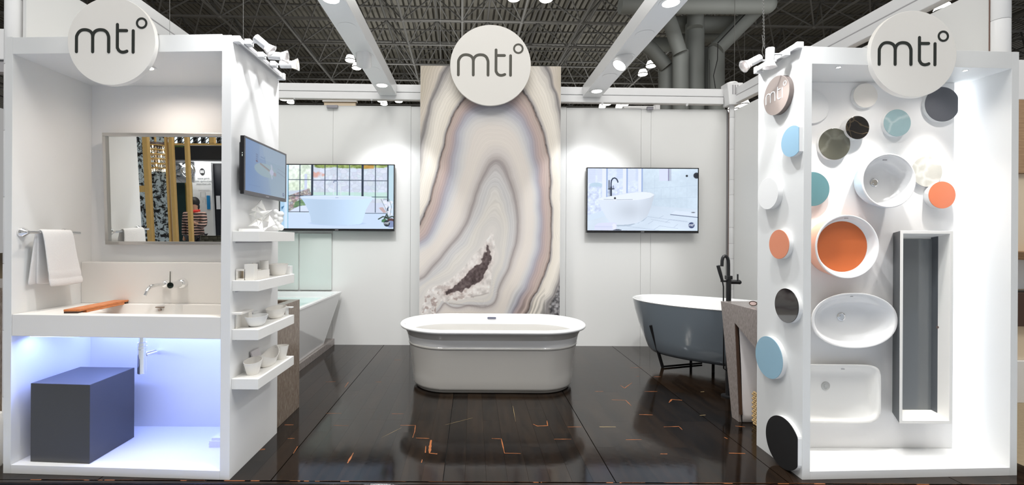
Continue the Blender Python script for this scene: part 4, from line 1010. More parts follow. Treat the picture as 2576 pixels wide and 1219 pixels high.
def mini_tub(cx, cy, z0, a, b, h, lab, m_, rot=0.0, e=2.0, base=.62, flare=1.0, saddle=0.0, name='miniature_bathtub', wall=.0035, cat='miniature tub', slant=0.0, foot=0.0):
    t = thing(name, lab, cat, (cx, cy, z0), group='miniature tubs and bowls on the side shelves')
    ux, uy = Vector((math.sin(rot), math.cos(rot), 0)), Vector((math.cos(rot), -math.sin(rot), 0))
    fr = Fr((cx, cy, z0), ux, uy, (0, 0, 1))
    def ring(s, hh, inset=0.0):
        out = []
        for i in range(48):
            q = 2 * PI * i / 48; cq, sq = math.cos(q), math.sin(q)
            A = a * s - inset; B = b * s - inset
            x = A * math.copysign(abs(cq) ** (2 / e), cq); y = B * math.copysign(abs(sq) ** (2 / e), sq)
            k = hh / h; lift = (saddle * (cq ** 2 * 1.0 - .45) + slant * cq) * k * k
            out.append(fr(x, y, hh + lift))
        return out
    prof = [(base * .96, 0.0005), (base, .003)] + [(base + (1 - base) * (k ** flare), h * k) for k in (.15, .3, .45, .6, .75, .88, .96)] + [(1.0, h * .985), (1.0, h)]
    rings = [ring(s, hh) for s, hh in prof]
    inner = [ring(s, hh, wall) for s, hh in prof[::-1] if hh > h * .13] + [ring(base * .9, h * .12, wall)]
    MB().loft(rings).build('outer_shell', m_, t, smooth=50) if False else MB().loft(rings + inner).build('shell', m_, t, smooth=50)
    return t
S2, S3, S4 = SHZ[1], SHZ[2], SHZ[3]
mini_tub(-1.288, 2.995, S2, .088, .058, .072, 'tapered round-ended miniature tub on the second shelf', M['plaster'], base=.72)
mini_tub(-1.282, 2.690, S3, .085, .058, .060, 'miniature matte white oval tub at the front of the third shelf', M['plaster_w'], base=.55, flare=.6, wall=.006)
mini_tub(-1.286, 2.965, S3, .098, .056, .066, 'miniature cream oval tub with a deck plate at the rear of the third shelf', M['plaster'], base=.6, flare=.7, slant=.004)
mini_tub(-1.292, 2.668, S4, .062, .050, .080, 'small tapered oval bowl at the front of the lowest shelf', M['plaster'], base=.62, slant=.008, cat='miniature bowl', name='miniature_bowl')
mini_tub(-1.290, 2.855, S4, .112, .056, .070, 'saddle-shaped miniature tub with raised ends on the lowest shelf', M['plaster'], base=.62, flare=.75, saddle=.042, slant=.006)
mini_tub(-1.268, 3.005, S4, .052, .046, .088, 'small tapered round cup at the rear of the lowest shelf', M['plaster'], base=.6, cat='miniature bowl', name='miniature_bowl', slant=-.004)
# other models
def model(name, lab, base): return thing(name, lab, 'miniature model', base, group='small white models on the side shelves')
t = model('frame_model', 'small cream open square frame block at the front of the second shelf', (-1.335, 2.6, S2))
x0, x1, z1 = -1.360, -1.306, .062
for a in ((x0, x1, 0, .009), (x0, x1, z1 - .009, z1), (x0, x0 + .009, .009, z1 - .009), (x1 - .009, x1, .009, z1 - .009)):
    MB().box(a[0], a[1], 2.60, 2.66, S2 + a[2] + .0004, S2 + a[3]).build('frame_side', M['plaster'], t, bevel=.001)
MB().box(x0 + .009, x1 - .009, 2.645, 2.66, S2 + .009, S2 + z1 - .009).build('back', M['cream'], t)
t = model('tower_model', 'cream L-shaped block model at the front of the second shelf', (-1.285, 2.65, S2))
MB().box(-1.312, -1.256, 2.600, 2.645, S2 + .0004, S2 + .092).build('tower', M['plaster'], t, bevel=.001)
MB().box(-1.312, -1.256, 2.6455, 2.80, S2 + .0004, S2 + .012).build('trough_floor', M['plaster'], t)
for a in ((-1.312, -1.307, 2.6455, 2.80), (-1.261, -1.256, 2.6455, 2.80), (-1.307, -1.261, 2.795, 2.80)): MB().box(*a, S2 + .012, S2 + .052).build('trough_side', M['plaster'], t)
t = model('cylinder_model', 'pale upright cylinder model at the back of the second shelf', (-1.32, 2.87, S2))
MB().lathe([(.026, 0.0005), (.027, .003), (.027, .098), (.0255, .100), (.0235, .100), (.0235, .02)], (-1.322, 2.87, S2), (0, 0, 1), 24).build('cylinder', M['plaster'], t, smooth=40)
MB().lathe([(.011, 0.0005), (.0115, .085), (.008, .09)], (-1.345, 2.78, S2), (0, 0, 1), 16).build('thin_peg', M['plaster'], t, smooth=40)
t = model('block_model', 'small white block at the rear end of the second shelf', (-1.235, 3.05, S2)); MB().box(-1.262, -1.222, 3.035, 3.072, S2 + .0004, S2 + .056).build('block', M['plaster_w'], t, bevel=.001)
t = model('bench_model', 'cream T-shaped bench model at the front of the third shelf', (-1.34, 2.6, S3))
MB().box(-1.3632, -1.312, 2.567, 2.715, S3 + .084, S3 + .095).build('seat_slab', M['plaster'], t, bevel=.001)
MB().box(-1.352, -1.310, 2.650, 2.690, S3 + .0004, S3 + .0836).build('leg', M['plaster'], t)
MB().box(-1.362, -1.352, 2.60, 2.73, S3 + .0004, S3 + .0836).build('rear_leg', M['plaster'], t)
t = model('plate_model', 'thin white deck plate on legs behind the rear tub of the third shelf', (-1.23, 3.06, S3))
MB().box(-1.262, -1.216, 3.045, 3.078, S3 + .050, S3 + .056).build('plate', M['plaster_w'], t); MB().box(-1.262, -1.248, 3.05, 3.074, S3 + .0004, S3 + .0498).build('leg', M['plaster_w'], t)
t = model('ledge_model', 'thin white ledge model against the wall on the third shelf', (-1.345, 2.8, S3))
MB().box(-1.3632, -1.335, 2.76, 2.84, S3 + .058, S3 + .066).build('ledge', M['plaster_w'], t); MB().box(-1.3632, -1.352, 2.72, 2.86, S3 + .0004, S3 + .0578).build('support', M['plaster_w'], t)
t = thing('sample_tile', 'square pale ribbed sample tile leaning against the wall on the lowest shelf', 'tile', (-1.35, 2.82, S4))
fr = Fr((-1.318, 2.765, S4 + .0006), (.0, 1, 0), (-.30, 0, .954), (.954, 0, .30))
MB().fbox(fr, 0, .105, 0, .110, -.009, 0).build('tile_body', mat('tile_pink_grey', srgb(206, 200, 202), .5), t, bevel=.001)
rib_m = mat('tile_rib', srgb(212, 207, 208), .5)
for k in range(18): MB().fbox(fr, .004, .101, .004 + k * .0058, .0068 + k * .0058, .0001, .0008).build('rib', rib_m, t)
# sculptures on top shelf
S1 = SHZ[0]
t = thing('sculpture_base', 'thin white slab at the front of the topmost shelf', 'slab', (-1.3, 2.63, S1))
MB().box(-1.345, -1.255, 2.60, 2.70, S1 + .0004, S1 + .015).build('slab', M['plaster_w'], t, bevel=.001)
t = thing('lattice_sculpture', 'white twisted lattice sculpture with pointed wings on the topmost shelf', 'sculpture', (-1.27, 2.8, S1))
def SP(x, y, Y): return P(580 + x / 9.378, 490 + y / 9.378, Y)
Nn = {'A': SP(728, 125, 2.80), 'B': SP(605, 262, 2.78), 'C': SP(495, 355, 2.72), 'D': SP(845, 405, 2.86), 'E': SP(975, 358, 2.84), 'F': SP(440, 455, 2.74), 'G': SP(605, 385, 2.76), 'G2': SP(605, 560, 2.78),
      'H': SP(400, 735, 2.68), 'I': SP(765, 845, 2.70), 'J': SP(1055, 690, 2.84), 'K': SP(775, 495, 2.80), 'L': SP(735, 610, 2.82), 'Mq': SP(905, 470, 2.84), 'N': SP(650, 740, 2.72), 'O': SP(770, 790, 2.76), 'Q': SP(870, 770, 2.80)}
Nn['I'].z = S1 + .001
def membrane(mb, a, b, c_, bow=.24, N=8):
    A, B, C = Nn[a], Nn[b], Nn[c_]; G = (A + B + C) / 3; vs = []; idx = {}
    for i in range(N + 1):
        for j in range(N + 1 - i):
            k = N - i - j; u, v, w = i / N, j / N, k / N
            p = A * u + B * v + C * w
            pull = bow * (1 - 27 * u * v * w) * (1 - (max(u, v, w)) ** 3) * (4 * max(u * v, v * w, u * w)) ** .6
            p = p.lerp(G, min(.85, max(0, pull)))
            p += Vector((.010 * math.sin(u * 5), .008 * math.cos(v * 5), 0)) * (u * v + v * w + u * w)
            idx[(i, j)] = len(vs); vs.append(p)
    fs = []
    for i in range(N):
        for j in range(N - i):
            fs.append((idx[(i, j)], idx[(i + 1, j)], idx[(i, j + 1)]))
            if j < N - i - 1: fs.append((idx[(i + 1, j)], idx[(i + 1, j + 1)], idx[(i, j + 1)]))
    mb.add(vs, fs)
for tri in (('A', 'B', 'D'), ('C', 'B', 'G'), ('B', 'G', 'K'), ('G', 'K', 'E'), ('K', 'D', 'E'), ('F', 'G', 'G2'), ('G2', 'K', 'L'), ('K', 'L', 'Mq'), ('G2', 'H', 'N'), ('G2', 'L', 'N'), ('L', 'N', 'I'), ('I', 'O', 'Q'), ('Mq', 'J', 'L'), ('J', 'Q', 'O'), ('J', 'Mq', 'Q')):
    mb = MB(); membrane(mb, *tri); o = mb.build('wing', M['plaster'] if tri[0] in 'FGLKIJM' and len(tri[0]) > 1 else M['matte'], t, smooth=80)
    s = o.modifiers.new('thick', 'SOLIDIFY'); s.thickness = .0035; s.offset = 0; ss = o.modifiers.new('sub', 'SUBSURF'); ss.levels = 1; ss.render_levels = 1
mb = MB()
for pth in (('A', 'B', 'C'), ('A', 'D', 'K'), ('C', 'G', 'K', 'E'), ('G', 'G2', 'L'), ('B', 'K'), ('L', 'I'), ('Mq', 'J', 'Q', 'I'), ('F', 'G'), ('N', 'I')):
    mb.tube([Nn[q] for q in pth], .0028, 7)
mb.build('rib_edges', M['matte'], t, smooth=60)
t = thing('knot_sculpture', 'rounded white knotted sculpture at the rear of the topmost shelf', 'sculpture', (-1.25, 2.95, S1))
mb = MB()
for x, y, r, sc in ((1070, 400, 60, (1, 1, 1.1)), (1185, 455, 75, (1, 1, 1)), (1080, 520, 66, (1, 1, 1)), (1180, 570, 72, (.9, 1, 1.2)), (1060, 620, 56, (1, 1, 1.1)), (1130, 690, 66, (1, 1, 1)), (1060, 770, 72, (1.1, 1, .8)), (1190, 770, 75, (.9, 1, .9)), (1130, 800, 50, (1.3, 1, .7)), (1120, 590, 40, (1, 1, 1))):
    mb.ball(SP(x, y, 2.97), r / 9.378 * 2.97 / F_PX, sc, 14)
o = mb.build('knot', M['plaster_w'], t, smooth=80)
rm = o.modifiers.new('remesh', 'REMESH'); rm.mode = 'VOXEL'; rm.voxel_size = .003; rm.use_smooth_shade = True
sm = o.modifiers.new('smooth', 'SMOOTH'); sm.iterations = 6

# ================================================================== LOGO DISCS
def logo_disc(px, py, rpx, Y, tk, lab, lm, arm_to=None, name='logo_disc', mtl='sign'):
    p = P(px, py, Y); R = rpx * Y / F_PX
    t = thing(name, lab, 'sign', p, group='round logo signs')
    fr = Fr(p)
    MB().fprism(fr, circle(R, 96), -tk, 0).build('disc', M[mtl], t, bevel=.0015)
    logo(fr, R, M[lm], t, 0.0)
    if arm_to is not None:
        MB().fbox(fr, -.05, .05, -.09, -.03 if False else .05, -arm_to, -tk - .0004).build('bracket', M['panel'], t)
    return t
logo_disc(280.5, 103.5, 110.3, 2.535, .028, 'round off-white logo sign on the top of the left display box', 'letter', .042)
logo_disc(2298, 135.5, 108.5, 2.580, .028, 'round off-white logo sign on the top of the right display box', 'letter', .028)

# ================================================================== AGATE PANEL
def build_agate():
    w, h = 300, 560   # covers crop px x 77..795, y -75..1415
    Xc, Yc = np.meshgrid(np.linspace(77, 797, w), np.linspace(-75, 1360, h))
    pts = []
    def C(t, ps):
        for p in ps: pts.append((p[0], p[1], t))
    C(1.0, [(455, 765), (462, 850), (450, 960), (432, 1085), (350, 1112), (230, 1128), (165, 1145), (425, 800), (380, 870), (320, 945), (250, 1015), (190, 1050), (130, 1062), (110, 1120), (100, 1180)])
    C(.3, [(425, 900), (390, 970), (330, 1030), (260, 1080)])
    C(2.0, [(468, 415), (410, 480), (372, 560), (345, 650), (318, 730), (268, 810), (200, 890), (140, 962), (100, 1010), (530, 500), (562, 600), (577, 700), (572, 830), (547, 920), (510, 1010), (480, 1080), (432, 1155), (330, 1152), (210, 1140), (165, 1190)])
    C(1.5, [(465, 560), (400, 680), (340, 790), (260, 890), (180, 985), (525, 700), (522, 850), (500, 960), (462, 1050), (437, 1125)])
    C(3.0, [(440, 215), (330, 330), (300, 450), (268, 570), (235, 660), (185, 770), (130, 850), (88, 880), (600, 350), (635, 450), (655, 560), (664, 700), (655, 850), (625, 950), (580, 1050), (530, 1150), (490, 1230)])
    C(3.5, [(440, 110), (300, 180), (255, 270), (235, 400), (215, 500), (190, 600), (155, 700), (120, 790), (85, 825), (595, 170), (650, 270), (672, 400), (690, 520), (700, 650), (703, 800), (680, 930), (645, 1020), (600, 1110), (560, 1190)])
    C(4.0, [(310, 85), (262, 150), (225, 230), (205, 320), (182, 400), (162, 490), (140, 570), (112, 660), (82, 735), (440, -10), (600, 55), (640, 110), (680, 190), (715, 290), (740, 400), (750, 520), (754, 650), (752, 800), (745, 920), (715, 1000), (680, 1080), (640, 1170), (600, 1260)])
    C(4.6, [(235, 60), (180, 160), (150, 280), (125, 400), (95, 520), (78, 600), (680, 20), (735, 130), (765, 240), (780, 400), (790, 600), (790, 800), (780, 950), (750, 1030), (700, 1110), (670, 1190)])
    C(5.0, [(178, 0), (130, 110), (105, 210), (82, 310), (745, -10), (770, 60), (795, 170), (793, 1030), (765, 1100), (735, 1185)])
    C(5.5, [(100, 0), (82, 90), (795, 30), (795, 1120), (790, 1200), (130, -70), (790, -70)])
    A = np.array(pts, float); xy = A[:, :2] / 300.0; n = len(A)
    def phi(r2): return .5 * r2 * np.log(r2 + 1e-12)
    D2 = ((xy[:, None] - xy[None]) ** 2).sum(-1); K = phi(D2) + np.eye(n) * 2e-4
    Pm = np.concatenate([np.ones((n, 1)), xy], 1)
    Mx = np.block([[K, Pm], [Pm.T, np.zeros((3, 3))]]); sol = np.linalg.solve(Mx, np.concatenate([A[:, 2], np.zeros(3)]))
    g = np.stack([Xc.ravel(), Yc.ravel()], 1) / 300.0; T = np.zeros(len(g))
    for s in range(0, len(g), 20000):
        G_ = g[s:s + 20000]; T[s:s + 20000] = phi(((G_[:, None] - xy[None]) ** 2).sum(-1)) @ sol[:n] + sol[n] + G_ @ sol[n + 1:]
    T = T.reshape(h, w)
    n1 = vnoise(h, w, 60, 41); n2 = vnoise(h, w, 14, 42); n3 = vnoise(h, w, 5, 43, 3)
    T = T + (n1 - .5) * .10 + (n2 - .5) * .035
    stops = [(0, (225, 218, 212)), (1.0, (224, 219, 214)), (1.15, (216, 212, 208)), (1.4, (222, 217, 210)), (1.62, (206, 204, 204)), (1.78, (208, 205, 204)), (1.92, (188, 182, 181)), (2.0, (160, 151, 150)), (2.08, (184, 176, 173)),
             (2.25, (212, 205, 201)), (2.55, (226, 218, 210)), (2.9, (224, 216, 209)), (3.1, (214, 211, 209)), (3.28, (192, 192, 198)), (3.42, (172, 168, 178)), (3.55, (178, 163, 164)), (3.7, (192, 172, 166)), (3.88, (190, 174, 166)), (3.96, (160, 140, 132)),
             (4.005, (118, 110, 108)), (4.06, (176, 170, 168)), (4.18, (228, 220, 208)), (4.6, (236, 229, 218)), (4.82, (212, 206, 198)), (4.93, (170, 165, 162)), (5.0, (126, 122, 122)), (5.06, (160, 154, 150)), (5.15, (206, 196, 184)), (5.6, (190, 180, 164)), (6.5, (170, 160, 150))]
    ts = [s[0] for s in stops]; img = np.stack([np.interp(T, ts, [s[1][k] for s in stops]) for k in range(3)], -1)
    lines = np.sin(T * 62 + n1 * 9) * .5 + np.sin(T * 131 + n2 * 4) * .5
    amp = np.interp(T, [1.0, 1.4, 1.9, 2.3, 3.1, 3.4, 4.0, 4.2, 4.8, 5.3], [0, 7, 8, 3, 2.5, 7, 12, 9, 9, 12])
    img += (lines * amp)[..., None]
    # rough dark seam of the outer rind
    seam = np.exp(-((T - 4.0 - (n3 - .5) * .10) / .022) ** 2) * np.clip((n2 - .35) * 4, .25, 1) * np.clip(np.abs(Xc - 440) / 160, 0, 1)
    img = img * (1 - seam[..., None] * .75) + np.array((70, 66, 66)) * seam[..., None] * .75
    # dark rock in the lower right corner
    rock = np.clip((T - 5.02) * 9, 0, 1) * (Yc > 900) * (Xc > 500); rk = np.clip(np.array((110, 108, 110)) + ((n3 - .5) * 220)[..., None], 40, 220)
    img = img * (1 - rock[..., None]) + rk * rock[..., None]
    low = np.clip((Yc - 1040) / 120, 0, 1) * np.clip((Xc - 520) / 80, 0, 1) * (Xc < 720); img = img * (1 - .25 * low[..., None] * (np.sin(T * 26)[..., None] * .5 + .5))
    # crystal pocket
    cv = Cv(w, h, 77, 797, -75, 1360, (0, 0, 0))
    outer = [(455, 765), (466, 850), (455, 960), (435, 1085), (350, 1112), (230, 1128), (165, 1140), (150, 1250), (80, 1250), (95, 1150), (115, 1080), (135, 1060), (190, 1048), (250, 1012), (320, 940), (385, 865), (430, 795)]
    jit = (vnoise(h, w, 10, 51) - .5) * 22
    Xs, Ys = cv.X.copy(), cv.Y.copy(); cv.X = Xs + jit; cv.Y = Ys + (vnoise(h, w, 10, 52) - .5) * 22
    ins = cv.inside(outer).astype(float)
    cry = np.clip(np.array((226, 220, 216)) + ((vnoise(h, w, 6, 53, 3) - .5) * 70)[..., None], 0, 240)
    spk = np.clip((vnoise(h, w, 7, 54, 3) - .56) * 14, 0, 1) * np.clip((Yc - 1000) / 120, 0.0, 1) * np.clip((420 - Xc) / 160, 0, 1)
    cry = cry * (1 - spk[..., None] * .6) + np.array((150, 128, 122)) * spk[..., None] * .6
    img = img * (1 - ins[..., None]) + cry * ins[..., None]
    cv.X = Xs + jit * 1.6; cv.Y = Ys + (vnoise(h, w, 12, 55) - .5) * 36
    d = np.full(Xs.shape, 1e9)
    core = [(432, 855, 6), (424, 900, 20), (402, 955, 28), (362, 1000, 38), (312, 1042, 27), (262, 1076, 14), (212, 1092, 9)]
    for (x0, y0, r0), (x1, y1, r1) in zip(core[:-1], core[1:]):
        dx, dy = x1 - x0, y1 - y0; tt = np.clip(((cv.X - x0) * dx + (cv.Y - y0) * dy) / (dx * dx + dy * dy), 0, 1); d = np.minimum(d, np.hypot(cv.X - x0 - tt * dx, cv.Y - y0 - tt * dy) - (r0 + (r1 - r0) * tt))
    cm = np.clip(.5 - d / 5, 0, 1); halo = np.clip(1 - d / 26, 0, 1) * (1 - cm)
    img = img * (1 - halo[..., None] * .22) + np.array((170, 145, 140)) * halo[..., None] * .22
    cc = np.clip(np.array((88, 74, 74)) + ((vnoise(h, w, 5, 56, 3) - .5) * 90)[..., None], 30, 200); img = img * (1 - cm[..., None]) + cc * cm[..., None]
    for pl in ([(345, 1108), (400, 1098), (430, 1088)], [(230, 1142), (330, 1154), (420, 1152)]): cv.X, cv.Y = Xs, Ys; cv.a = img; cv.line(pl, 2.0, (120, 110, 108), .45, k=3); img = cv.a
    return np.clip(img, 0, 255)
YA = 5.55
a = P(1058, 165, YA); b = P(1411, 165, YA)
t = thing('agate_panel', 'tall panel printed with banded grey and mauve agate behind the central bathtub', 'wall panel', ((a.x + b.x) / 2, YA, 0))
zt4 = P(1234, 166, YA).z; img = build_agate()
zb4 = zt4 - (b.x - a.x) * 560 / 300 * (1435 / 560) / (720 / 300)
picture_mesh('printed_face', img, Fr((a.x, YA - .0008, zb4)), b.x - a.x, zt4 - zb4, vcol_mat('agate_print', .28, 0, .15), t)
MB().box(a.x, b.x, YA, YA + .04, 0.0, zt4).build('core_board', M['panel'], t)
if zb4 > 0: MB().box(a.x, b.x, YA - .001, YA - .0002, 0, zb4 - .0005).build('skirt', M['lavlight'], t)
for k in (-1, 1):
    x = a.x if k < 0 else b.x; MB().box(min(x, x - k * -.001), max(x, x + k * .001) + 0, YA - .001, YA + .04, 0, zt4).build('edge_strip', M['panel'], t)
MB().box(-.5, .5, YA + .0405, YB - .0005, 2.2, 2.3).build('spacer_bracket', M['gap'], t)
logo_disc(1234, 164, 101.5, YA - .09, .030, 'large round off-white logo sign at the top of the agate panel', 'letter_o', .0885)

# ================================================================== CENTRAL TUB
cxT, cyT = P(1239, 850, 4.3).x, 4.30
t = thing('freestanding_bathtub', 'white freestanding round-ended bathtub with a rolled rim and bead line, before the agate panel', 'bathtub', (cxT, cyT, 0))
outer = [(0.0005, .283), (.004, .300), (.010, .3065), (.024, .3075), (.0275, .311), (.030, .321), (.038, .3275), (.052, .331), (.12, .336), (.20, .343), (.28, .3525), (.34, .361), (.396, .3708)]
bead = [(.396, .3708), (.399, .3745), (.403, .3770), (.408, .3778), (.413, .3770), (.417, .3748), (.420, .3722)]
neck = [(.420, .3722), (.45, .377), (.475, .3845), (.50, .395), (.52, .406), (.537, .419), (.548, .432)]
rim = [(.548, .432), (.5475, .442), (.551, .450), (.558, .4555), (.567, .457), (.576, .4535), (.582, .446), (.584, .437), (.583, .427), (.578, .418), (.570, .411)]
inner = [(.570, .411), (.55, .404), (.50, .392), (.42, .374), (.32, .352), (.22, .325), (.16, .30), (.12, .265), (.10, .21), (.094, .12), (.092, .04)]
LT = .415
def tubring(prof, name, material, cap0=False, cap1=False):
    rs = []
    for z, b in prof:
        L = LT if b > .3 else LT * (.55 + .45 * b / .3)
        rs.append(stadium(cxT, cyT, z, L if name != 'basin' or b > .3 else LT * (.6 + .4 * b / .3), b, 28))
    return MB().loft(rs, cap0, cap1).build(name, material, t, smooth=55)
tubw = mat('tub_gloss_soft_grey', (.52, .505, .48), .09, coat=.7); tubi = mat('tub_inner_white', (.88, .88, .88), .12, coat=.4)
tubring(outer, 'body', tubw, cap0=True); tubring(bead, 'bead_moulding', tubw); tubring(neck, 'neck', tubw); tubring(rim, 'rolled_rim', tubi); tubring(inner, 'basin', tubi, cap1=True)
p = P(1237, 800, 4.69)
fro = Fr((p.x, cyT + .394, .545), (1, 0, 0), (0, .30, .95), (0, -.95, .30))
MB().fprism(fro, [(x * .042 + (.018 if x > 0 else -.018 if x < 0 else 0) * 0, y) for x, y in []] or [( .036 + .010 * math.cos(q), .010 * math.sin(q)) for q in [-PI / 2 + PI * i / 8 for i in range(9)]] + [(-.036 + .010 * math.cos(q), .010 * math.sin(q)) for q in [PI / 2 + PI * i / 8 for i in range(9)]], -.01, .003).build('overflow_cover', mat('overflow_grey', srgb(130, 132, 150), .25, metal=.6), t, bevel=.001)

# ================================================================== LEFT REAR: white tub, plinth, travertine vanity
t = thing('tub_plinth', 'low travertine plinth beneath the rectangular white bathtub', 'plinth', (-2.25, 4.9, 0))
MB().box(-2.70, -1.765, 3.9, 5.795, 0.0, .080).build('plinth_slab', M['lavlight'], t, bevel=.003)
t = thing('rectangular_bathtub', 'white rectangular flared bathtub filled with aqua water at the back left', 'bathtub', (-2.2, 4.9, .08))
xl, xr, yf, yk, zr = -2.66, -1.655, 3.98, 5.74, .690
def rect(x0, x1, y0, y1, z): return [Vector((x0, y0, z)), Vector((x1, y0, z)), Vector((x1, y1, z)), Vector((x0, y1, z))]
mb = MB().loft([rect(xl + .10, xr - .14, yf + .28, yk - .28, .0805), rect(xl + .006, xr - .012, yf + .02, yk - .012, zr - .028), rect(xl, xr, yf, yk, zr - .022), rect(xl, xr, yf, yk, zr), rect(xl + .05, xr - .05, yf + .05, yk - .05, zr),
               rect(xl + .056, xr - .056, yf + .056, yk - .056, zr - .06), rect(xl + .16, xr - .16, yf + .22, yk - .22, .22)])
mb.build('shell', M['acrylic'], t, bevel=.004)
MB().loft([rect(xl + .066, xr - .066, yf + .068, yk - .068, zr - .075), rect(xl + .066, xr - .066, yf + .068, yk - .068, zr - .070)]).build('water_surface', mat('aqua_water', srgb(188, 222, 218), .05, coat=.5), t)
t = thing('travertine_vanity', 'brown travertine vanity block with recessed basin behind the left display box', 'vanity', (-2.0, 3.45, 0))
mb = MB(); x0, x1, y0, y1, z1 = -2.60, -1.395, 3.20, 3.655, .868
r0 = rect(x0, x1, y0, y1, 0.0005); r1 = rect(x0, x1, y0, y1, z1); r2 = rect(x0 + .1, x1 - .07, y0 + .07, y1 - .055, z1); r3 = rect(x0 + .1, x1 - .12, y0 + .07, y1 - .055, z1 - .09)
mb.loft([r0, r1, r2, r3]).build('stone_body', M['lav'], t, bevel=.002)
MB().box(x0 + .105, x1 - .19, y0 + .075, y1 - .06, z1 - .0895, z1 - .05).build('basin_liner', M['brown'], t)

# ================================================================== RIGHT REAR: grey oval tub, tap, travertine vanity, basket
t = thing('oval_bathtub', 'oval bathtub, slate grey outside and white inside, on black blade legs at the back right', 'bathtub', (2.7, 4.75, 0))
ang = math.radians(-38); cq = Vector((2.49, 4.71, 0)); U = Vector((math.cos(ang), math.sin(ang), 0)); V = Vector((-math.sin(ang), math.cos(ang), 0))
frt = Fr(cq, U, V, (0, 0, 1)); zr = .715
def oring(a, b, z, tip=0.0):
    out = []
    for i in range(72):
        q = 2 * PI * i / 72; c_, s_ = math.cos(q), math.sin(q); e = 2.25
        out.append(frt(a * math.copysign(abs(c_) ** (2 / e), c_), b * math.copysign(abs(s_) ** (2 / e), s_), z + tip * c_ * c_))
    return out
aT, bT = .80, .51
MB().loft([oring(.50, .27, .150), oring(.60, .35, .160), oring(.635, .38, .20), oring(.685, .41, .32), oring(.735, .447, .46), oring(.775, .48, .60, .004), oring(aT - .004, bT - .006, zr - .012, .008)], True, False).build('outer_shell', M['tubgrey'], t, smooth=60)
MB().loft([oring(aT - .004, bT - .006, zr - .012, .008), oring(aT, bT, zr - .004, .008), oring(aT - .004, bT - .004, zr, .008), oring(aT - .022, bT - .022, zr, .008), oring(aT - .03, bT - .03, zr - .012, .008), oring(.72, .43, .5), oring(.62, .35, .32), oring(.48, .26, .25)], False, True).build('inner_shell', M['acrylic'], t, smooth=60)
foot = Vector((2.03, 4.83, 0.0005))
MB().tube([foot, (1.865, 4.745, .468)], .017, 8, flat=.5).build('leg', M['mblack'], t)
MB().tube([foot + Vector((0, 0, .012)), Vector((2.52, 4.98, .012))], .010, 8).build('foot_bar', M['mblack'], t)
a_, b2 = unroll(1794, 936); Yb = HC * F_PX / b2; foot = Vector((a_ * Yb / F_PX, Yb, 0.0005))
MB().tube([foot, foot + Vector((0, 0, .150))], .016, 8, flat=.5).build('leg', M['mblack'], t)
for q in ((2.42, 5.02), (2.85, 4.50)): MB().tube([(q[0], q[1], .0005), (q[0], q[1], .155)], .014, 8).build('leg', M['mblack'], t)
MB().fbox(frt, -.35, .35, -.15, .15, .136, .152).build('cradle', M['mblack'], t)
q = frt(-.1, -.44, .64)

t = thing('tub_filler', 'matte black floor-standing tub filler with gooseneck and hand shower at the grey tub', 'tap', P(1832, 750, 3.95))
Yf = 3.95; t.location.z = 0; BASES[t.name] = Vector(t.location)
def TF(x, y, d=0): return P(1780 + x / 6.773, 620 + y / 6.773, Yf + d)
b0 = TF(357, 900); mb = MB().tube([(b0.x, Yf, 0.0005), (b0.x, Yf, TF(357, 495).z)], .0205, 18).build('riser', M['mblack'], t, smooth=40)
MB().lathe([(.055, .0005), (.055, .012), (.04, .016)], (b0.x, Yf, 0), (0, 0, 1), 24).build('floor_flange', M['mblack'], t, smooth=30)
g = [(356, 500), (356, 300), (352, 235), (338, 190), (315, 165), (295, 158), (275, 168), (258, 195), (248, 240), (243, 335)]
MB().tube([TF(x, y) for x, y in g], .0135, 16).build('gooseneck_spout', M['mblack'], t, smooth=60)
MB().box(TF(318, 0).x, TF(405, 0).x, Yf - .024, Yf + .024, TF(0, 555).z, TF(0, 492).z).build('collar', M['mblack'], t, bevel=.002)
MB().tube([TF(360, 600), TF(360, 600) + Vector((.09, -.01, 0)), TF(540, 605, -.02)], .0185, 16).build('valve_body', M['mblack'], t, smooth=50)
MB().tube([TF(513, 575, -.02), TF(513, 468, -.02)], .0065, 10).build('lever', M['mblack'], t, smooth=50)
MB().tube([TF(340, 587), TF(232, 587, -.02)], .0085, 12).build('shower_bracket', M['mblack'], t, smooth=50)
MB().tube([TF(255, 595, -.02), TF(215, 450, -.02), TF(178, 320, -.02)], [.011, .0145, .0145], 14).build('hand_shower', M['mblack'], t, smooth=50)
MB().tube([TF(255, 600, -.02), TF(270, 680, -.02), TF(270, 900, -.02), TF(275, 1300, -.02), (b0.x - .05, Yf - .02, .25), (b0.x, Yf, .22)], .0055, 10).build('hose', M['mblack'], t, smooth=60)

t = thing('open_leg_vanity', 'grey brown travertine vanity with a tapering cut-out side, behind the right display box', 'vanity', (2.4, 3.4, 0))
# side frame in the plane x = 2.0, y decreasing towards the viewer
XS = 2.0
def YZ(px, py, X=XS):
    a_, b_ = unroll(px, py); Y = X * F_PX / a_; return (Y, HC - b_ * Y / F_PX)
tl = YZ(1815, 757); fl_ = YZ(1841, 1062)
ztop = .872
o_poly = [(3.655, ztop), (3.50, 0.0005), (3.405, 0.0005), (3.452, YZ(1847, 802)[1] + .0), (3.10, .48), (3.06, .40), (3.02, .10), (3.0, .0005), (2.995, .0005), (2.995, ztop)]
o_poly = [(3.655, ztop), (3.490, .0005), (3.400, .0005), (3.462, .735), (3.13, .560), (3.05, .50), (3.05, ztop)]
mb = MB(); th = .022
mb.add([(XS, y, z) for y, z in o_poly] + [(XS + th, y, z) for y, z in o_poly], [tuple(range(7)), tuple(range(7, 14))[::-1]] + [(i, (i + 1) % 7, (i + 1) % 7 + 7, i + 7) for i in range(7)])
mb.build('side_frame', M['lavlight'], t, bevel=.0015)
MB().box(XS + th, 3.2, 3.05, 3.655, ztop - .06, ztop).build('countertop', M['lavlight'], t, bevel=.0015)
